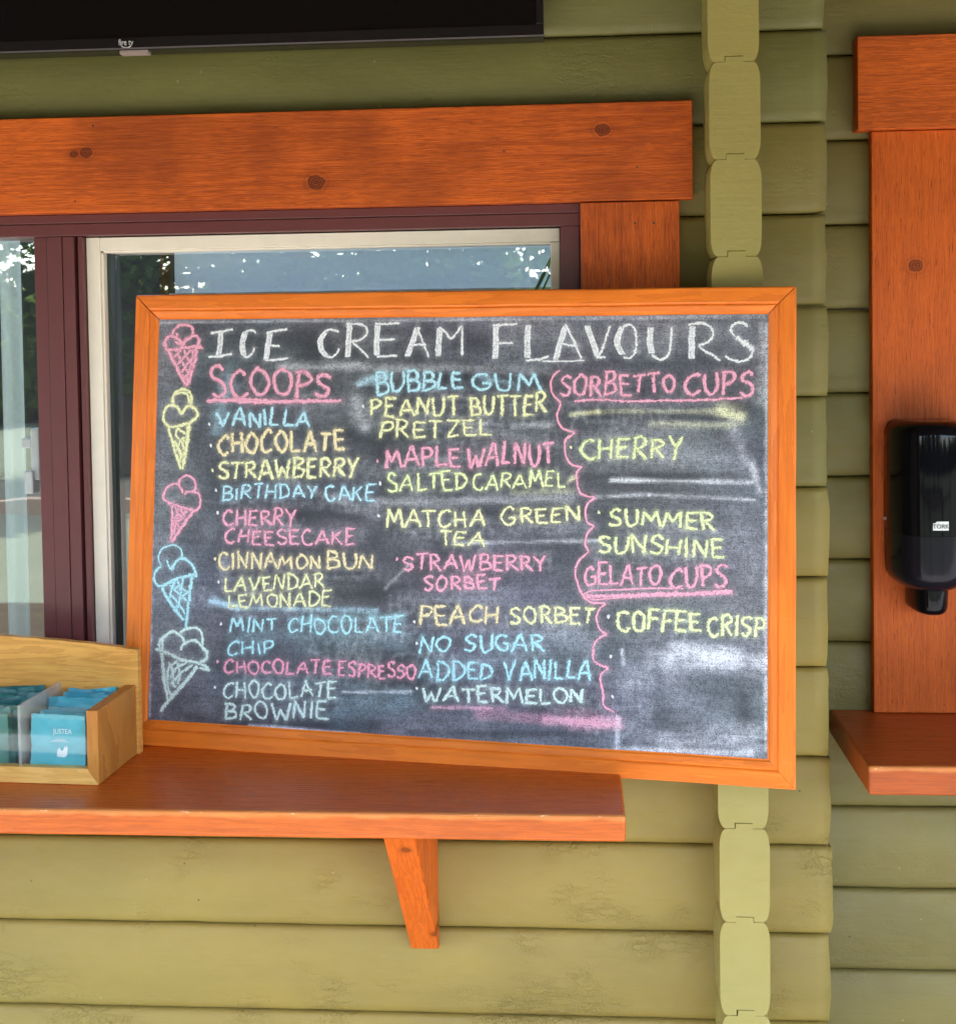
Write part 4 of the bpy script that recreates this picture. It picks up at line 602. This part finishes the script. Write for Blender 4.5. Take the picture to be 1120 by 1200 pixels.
for body, quad, ck, wd in WORDS:
    wd *= 1.06
    bl_, br_, tl_, tr_ = [Vector(a) for a in quad]; tot = sum(G[c_][0] for c_ in body); gap = .20; span = tot + gap * (len(body) - 1); x = 0
    V = []; Fc = []; UV = []
    for ch in body:
        gw, strokes = G[ch]; jy = random.uniform(-.09, .07); js = random.uniform(.88, 1.14); sh = random.uniform(-.10, .12); jx = random.uniform(-.03, .03)
        for sm, pts in strokes:
            pts = [(px * random.uniform(.95, 1.05) + random.uniform(-.04, .04), py + random.uniform(-.045, .045)) for px, py in pts]
            if sm: pts = smooth_poly(pts)
            out = []
            for px, py in pts:
                u = (x + jx + px + (py - .5) * sh) / span; v_ = jy + py * js
                a = bl_.lerp(br_, u); b = tl_.lerp(tr_, u); out.append(tuple(a.lerp(b, v_)))
            ribbon(V, Fc, UV, out, wd, .0004); LET.append((out, ck, body))
            if random.random() < (.75 if wd > .0037 else .3): ribbon(V, Fc, UV, [(a + random.uniform(.0006, .0016), b + .0004) for a, b in out], wd * .7, .0006)
        x += gw + gap
    mesh('lettering', V, Fc, CM[ck], bd, local=True, uv=UV)
for nm, ck, strokes in DRAWN:
    V = []; Fc = []; UV = []
    for wd, pts in strokes:
        pp = pts if (len(pts) < 3) else smooth_poly(pts, m=4)
        if wd > .006:      # broad strokes are filled with the side of the chalk
            for dx in (-.42, -.16, .14, .40): ribbon(V, Fc, UV, [(a + dx * wd, b) for a, b in pp], wd * .40, .0007)
        else: ribbon(V, Fc, UV, pp, wd * (1.45 if nm == 'cone_drawing' else (1.45 if nm in ('ICE', 'CREAM', 'FLAVOURS') else 1.2)), .0009)
    nm2 = {'ICE': 'lettering', 'CREAM': 'lettering', 'FLAVOURS': 'lettering'}.get(nm, nm)
    mesh(nm2, V, Fc, CM[ck], bd, local=True, uv=UV)
for u_, v_, ck in BULLETS:
    V = []; Fc = []; UV = []
    ribbon(V, Fc, UV, [(u_ - .0018, v_), (u_ + .0018, v_ + random.uniform(-.001, .001))], .0056)
    mesh('bullet', V, Fc, CM[ck], bd, local=True, uv=UV)

# fainter leftovers of earlier writing and the soft dust round each stroke, kept in the slate's dust attribute
def soften(pts, wd, st, cl):
    xs = [p[0] for p in pts]; zs = [p[1] for p in pts]; m = wd * 2.6
    i0, i1 = np.searchsorted(gx, (min(xs) - m, max(xs) + m)); j0, j1 = np.searchsorted(gz, (min(zs) - m, max(zs) + m))
    if i1 <= i0 or j1 <= j0: return
    X = GX[j0:j1, i0:i1]; Z = GZZ[j0:j1, i0:i1]; D = np.full(X.shape, 9.)
    for (a, b), (c, d) in zip(pts[:-1], pts[1:]):
        vx, vz = c - a, d - b; tt = np.clip(((X - a) * vx + (Z - b) * vz) / (vx * vx + vz * vz + 1e-9), 0, 1); D = np.minimum(D, np.hypot(X - a - tt * vx, Z - b - tt * vz))
    w_ = st * np.exp(-(D / wd) ** 2) * edge_n[j0:j1, i0:i1]; dens[j0:j1, i0:i1] += w_; acc[j0:j1, i0:i1] += w_[..., None] * np.array(CC[cl])
for q, (pts, ck, body) in enumerate(LET):
    soften(pts, .0042, .13, ck)
    if len(body) % 3 != 1: soften([(a + .012, b - .0135) for a, b in pts], .0030, .10, 'l')
    if len(body) % 2: soften([(.93 - a * .92, b + .009) for a, b in pts], .0028, .07, 'w')
for nm, ck, strokes in DRAWN:
    for wd, pts in strokes: soften(pts, .0050, .10, ck)
col_ = acc / np.maximum(dens, 1e-4)[..., None]
ca = slo.data.color_attributes.new('dust', 'FLOAT_COLOR', 'POINT')
ca.data.foreach_set('color', np.concatenate([col_.reshape(-1, 3), np.clip(dens, 0, 1).reshape(-1, 1)], 1).ravel())

# ---------------------------------------------------------------- tea box and sachets
RB = math.radians(-3.4)
tb = bpy.data.objects.new('tea_box', None); COL.objects.link(tb); tb.location = (-.6518, -.2096, zl + GZ + .0006); tb.rotation_euler = (0, 0, RB)
tag(tb, 'pine wood tea box with clear acrylic front, standing on the ledge at lower left', 'box')
pine = lambda nm, ax, d=(.60, .27, .05), l=(.88, .48, .12), sd_=0: wood(nm, d, l, ax, .5, 4, .15, (), bump=.2, blotch=.1, seed=sd_)
BXL = -.42   # box runs left out of the picture
def lb(name, mat, *a, bev=.0012): return mesh(name, *boxvf(*a, bev), mat, tb, local=True)
lb('side_panel', pine('pine_side', 'z', (.38, .13, .02), (.58, .24, .045), 3), -.0160, 0, .0005, .134, 0, .1015)
lb('side_panel', pine('pine_side_left', 'z', (.38, .13, .02), (.58, .24, .045), 5), BXL, BXL + .016, .0005, .134, 0, .1015)
# back panel with a gently bowed top edge
n_ = 30; V = []
for i in range(n_ + 1):
    x = BXL + (-BXL + .004) * i / n_; tt = (x - BXL) / (-BXL + .004); top = .1525 + .0205 * (1 - tt ** 2.6) + .0004 * math.sin(i * 2.1)
    V += [(x, .1345, 0), (x, .1345, top), (x, .1465, top), (x, .1465, 0)]
Fc = [[4 * i + j, 4 * i + 4 + j, 4 * i + 4 + (j + 1) % 4, 4 * i + (j + 1) % 4] for i in range(n_) for j in range(4)] + [[0, 1, 2, 3], [4 * n_ + 3, 4 * n_ + 2, 4 * n_ + 1, 4 * n_]]
mesh('back_panel', V, Fc, pine('pine_back', 'x', (.58, .24, .04), (.88, .44, .10), 7), tb, local=True)
V = [(BXL + .0165, 0, 0), (-.0005, -.0002, 0), (-.0165, -.0002, .0217), (BXL + .0165, 0, .0217)]; V += [(a, .014, c_) for a, b, c_ in V]
mesh('front_rail', V, [[0, 1, 2, 3], [7, 6, 5, 4], [3, 2, 6, 7], [0, 4, 5, 1], [1, 5, 6, 2], [0, 3, 7, 4]], pine('pine_front', 'x', (.68, .34, .07), (.90, .54, .16), 2), tb, local=True)
bmt = lb('bottom_panel', pine('pine_floor', 'x', sd_=6), BXL + .0165, -.0165, .0145, .134, .002, .010)
acr = glass('clear_acrylic', (.97, .985, .98), .0, .9)
lb('acrylic_front', acr, BXL + .0165, -.0166, .0035, .0058, .0222, .1035, bev=0)
acr_e = NT('acrylic_edge'); acr_e.pbr((.72, .66, .60), .25, None, Alpha=.38)
for dx in (-.1175, -.2190): lb('divider', acr_e.m, dx, dx + .0042, .0065, .133, .0105, .1040, bev=.0004)
teal = {}
for nm, c_ in (('teal', (.07, .43, .50)), ('teal2', (.030, .27, .34)), ('green', (.045, .19, .155)), ('green2', (.02, .13, .12))):
    teal[nm] = plain('sachet_' + nm, c_, .42, .25, 60, .12, Coat_Weight=.2, Coat_Roughness=.3)
def sachet(seed, w_=.080, h_=.078):
    rr = random.Random(seed); nx_, nz_ = 14, 14; V = []; Fc = []
    for side in (-1, 1):
        for j in range(nz_ + 1):
            for i in range(nx_ + 1):
                u, v_ = i / nx_, j / nz_; puff = (math.sin(math.pi * u) * math.sin(math.pi * min(1, max(0, (v_ - .06) / .88)))) ** .6 if 0 < u < 1 and .06 < v_ < .94 else 0
                cr_ = .0034 * noise.noise(Vector((u * 4 + seed, v_ * 4, side))) + .0016 * noise.noise(Vector((u * 12, v_ * 9 + seed, side)))
                bend = .004 * math.sin(u * 3 + seed) * v_
                V.append(((u - .5) * w_ + .0008 * noise.noise(Vector((v_ * 9, seed, u))), side * (.0002 + .0022 * puff) + cr_ + bend, v_ * h_ + .0012 * noise.noise(Vector((u * 6, seed, 3))) * v_))
    N = (nx_ + 1) * (nz_ + 1)
    for s_ in (0, 1):
        for j in range(nz_):
            for i in range(nx_):
                a = s_ * N + j * (nx_ + 1) + i; q = [a, a + 1, a + nx_ + 2, a + nx_ + 1]; Fc.append(q if s_ == 0 else q[::-1])
    return V, Fc
rb = Matrix.Rotation(RB, 4, 'Z'); bo = Vector(tb.location)
def place(x, y, z, rx, rz, mat, seed, label, group=None, ry=0.):
    o = mesh('tea_sachet', *sachet(seed), mat, None, local=True, smooth=True)
    o.matrix_world = Matrix.Translation(bo) @ rb @ Matrix.Translation((x, y, z)) @ Matrix.Rotation(rz, 4, 'Z') @ Matrix.Rotation(rx, 4, 'X') @ Matrix.Rotation(ry, 4, 'Y')
    tag(o, label, 'tea sachet', group); return o
ws = plain('white_ink', (.75, .80, .80), .6)
fs = place(-.0645, .0145, .0112, math.radians(-3), 0, teal['teal'], 1.3, 'teal tea sachet with white print, foremost behind the acrylic beside the pine side panel')
text('lettering', 'JUSTEA', .0098, ws, fs, (.0085, -.0052, .0565), (math.pi / 2, 0, 0), sx=.85)
mesh('print_line', *join(boxvf(-.006, .014, -.0050, -.0048, .0440, .0447), boxvf(-.002, .011, -.0050, -.0048, .0458, .0463), boxvf(-.009, .017, -.0050, -.0048, .0424, .0428)), ws, fs, local=True)
# small hand-and-leaf emblem
em = [(-.0075, .0225), (.0035, .0215), (.0075, .025), (.0078, .0345), (.0060, .0385), (.0050, .0335), (.0036, .0370), (.0015, .0315), (-.001, .0300), (-.0035, .0345), (-.0062, .0325), (-.0075, .0285)]
ev = [(x + .008, -.0052, z) for x, z in em] + [(x + .008, -.0049, z) for x, z in em]; ne = len(em)
mesh('emblem', ev, [list(range(ne)), [ne + i for i in range(ne)][::-1]] + [[i, (i + 1) % ne, ne + (i + 1) % ne, ne + i] for i in range(ne)], ws, fs, local=True)
text('lettering', 'ORGANIC TEA' if False else '. . . . . . . .', .0052, ws, fs, (.0115, -.0046, .0155), (math.pi / 2, 0, 0), sx=1.1)
rnd = random.Random(5)
for i in range(9):
    y = .0250 + i * .0108; up_ = .001 + .0026 * i if i < 6 else .014
    place(-.0625 + rnd.uniform(-.006, .006), y, .0115 + up_ * .6, math.radians(rnd.uniform(-19, -2)), rnd.uniform(-.14, .10), teal['teal' if rnd.random() < .6 else 'teal2'], i * 3.1 + 2,
          'teal tea sachet packed upright in a row behind the printed front one', 'teal sachets in the right compartment', ry=rnd.uniform(-.15, .12))
gs = place(-.176, .0150, .0112, math.radians(-4), -.02, teal['green'], 77., 'pale green tea sachet at the front of the compartment left of the clear divider')
for i in range(11):
    y = .0240 + i * .0092
    place(-.1665 + rnd.uniform(-.005, .005), y, .0115 + .0010 * i, math.radians(rnd.uniform(-8, -3)), rnd.uniform(-.07, .07), teal['green2' if i % 3 else 'green'], i * 2.7 + 31,
          'dark green tea sachet packed upright behind the pale green one', 'dark green sachets in the left compartment', ry=rnd.uniform(-.15, .12))

# ---------------------------------------------------------------- what the glass reflects: railing, conifers
lf = NT('conifer_needles'); lc = lf.mix(lf.noise(lf.coords((1.2, 1.2, 1.2)), 1, 2), (.035, .070, .016), (.12, .17, .035))
ld = lf.n('ShaderNodeBsdfDiffuse'); lt = lf.n('ShaderNodeBsdfTranslucent'); lm = lf.n('ShaderNodeMixShader'); lf.l(lc, ld.inputs[0]); lf.l(lc, lt.inputs[0]); lf.l(ld.outputs[0], lm.inputs[1]); lf.l(lt.outputs[0], lm.inputs[2]); lf.l(lm.outputs[0], lf.out.inputs[0]); bark = plain('bark', (.09, .06, .04), .9, .4, 20)
def conifer_mesh(seed, hgt=9.):
    rr = random.Random(seed); V = []; Fc = []
    for k_ in range(13000):
        z = rr.uniform(.12, 1) ** 1.0; lay = .75 + .25 * math.sin(z * 46 + rr.uniform(-.6, .6)); R0 = (1 - z) ** .8 * 2.3 * lay * rr.uniform(.25, 1); a = rr.uniform(0, 2 * math.pi)
        c_ = Vector((R0 * math.cos(a), R0 * math.sin(a), z * hgt - R0 * .22)); s_ = rr.uniform(.045, .13); n1 = Vector((rr.gauss(0, 1), rr.gauss(0, 1), rr.gauss(0, .5))).normalized(); n2 = n1.cross(Vector((rr.gauss(0, 1), rr.gauss(0, 1), rr.gauss(0, 1)))).normalized()
        o = len(V); V += [tuple(c_ + n1 * s_), tuple(c_ + n2 * s_ * .5), tuple(c_ - n1 * s_), tuple(c_ - n2 * s_ * .5)]; Fc.append([o, o + 1, o + 2, o + 3])
    return V, Fc
trees = [(-7.6, -12.5, .95, 'the left glass pane, nearest the fence'), (-5.4, -13.5, 1.1, 'the window left of the chalkboard'), (-3.6, -15., 1.15, 'the window beside the brown upright'), (-1.7, -14., 1.0, 'the glass above the chalkboard at its middle'), (.9, -16., 1.2, 'the glass above the chalkboard towards the right'), (-10.5, -16., 1.2, 'the left edge of the left glass pane'), (3.6, -15., 1.0, 'the black soap dispenser')]
tm = None
for i, (x, y, s_, wh) in enumerate(trees):
    te = thing('pine_tree', 'green conifer across the yard, seen mirrored in ' + wh, 'tree', (x, y, -GZ), (0, 0, i * 1.3), 'conifers across the yard'); te.scale = (s_, s_, s_)
    if tm is None:
        c0 = mesh('crown', *conifer_mesh(4), lf.m, te, local=True); t0 = mesh('trunk', *cyl((0, 0, 0), (0, 0, 8.2), .17, .03), bark, te, local=True); tm = (c0.data, t0.data)
    else:
        for nm, d_ in zip(('crown', 'trunk'), tm): link(bpy.data.objects.new(nm, d_), te)
fe = thing('wooden_railing', 'brown wooden railing across the patio edge, mirrored low in the window glass', 'railing', (-2, -3.1, -GZ + .1))
fm = wood('railing_wood', (.10, .05, .025), (.20, .10, .045), 'x')
for z in (.95, .18): mesh('rail', *boxvf(-6, 3, -3.14, -3.09, -GZ + z, -GZ + z + .05, .004), fm, fe)
for i in range(7): mesh('post', *boxvf(-6 + i * 1.5, -5.91 + i * 1.5, -3.16, -3.07, -GZ + .101, -GZ + 1.12, .004), fm, fe)

# far-off wood closing the yard
def wood_mesh():
    rr = random.Random(11); V = []; Fc = []
    for k_ in range(60000):
        a = rr.uniform(-1.35, 1.35); d = rr.uniform(26, 33); x = d * math.sin(a) * 1.1; y = -d * math.cos(a) * .9 - 2
        top = 2.9 + 1.5 * noise.noise(Vector((a * 9, 0, 3))) + 1.1 * noise.noise(Vector((a * 30, 5, 3)))
        z = top * rr.uniform(0, 1) ** .8; c_ = Vector((x, y, z)); s_ = rr.uniform(.18, .42)
        n1 = Vector((rr.gauss(0, 1), rr.gauss(0, 1), rr.gauss(0, .8))).normalized(); n2 = n1.cross(Vector((rr.gauss(0, 1), rr.gauss(0, 1), rr.gauss(0, 1)))).normalized()
        o = len(V); V += [tuple(c_ + n1 * s_), tuple(c_ + n2 * s_ * .6), tuple(c_ - n1 * s_), tuple(c_ - n2 * s_ * .6)]; Fc.append([o, o + 1, o + 2, o + 3])
    return V, Fc
wd_ = mesh('far_wood', *wood_mesh(), lf.m, None, local=True); tag(wd_, 'far green wood closing the yard, mirrored in the glass', 'wood', kind='stuff')
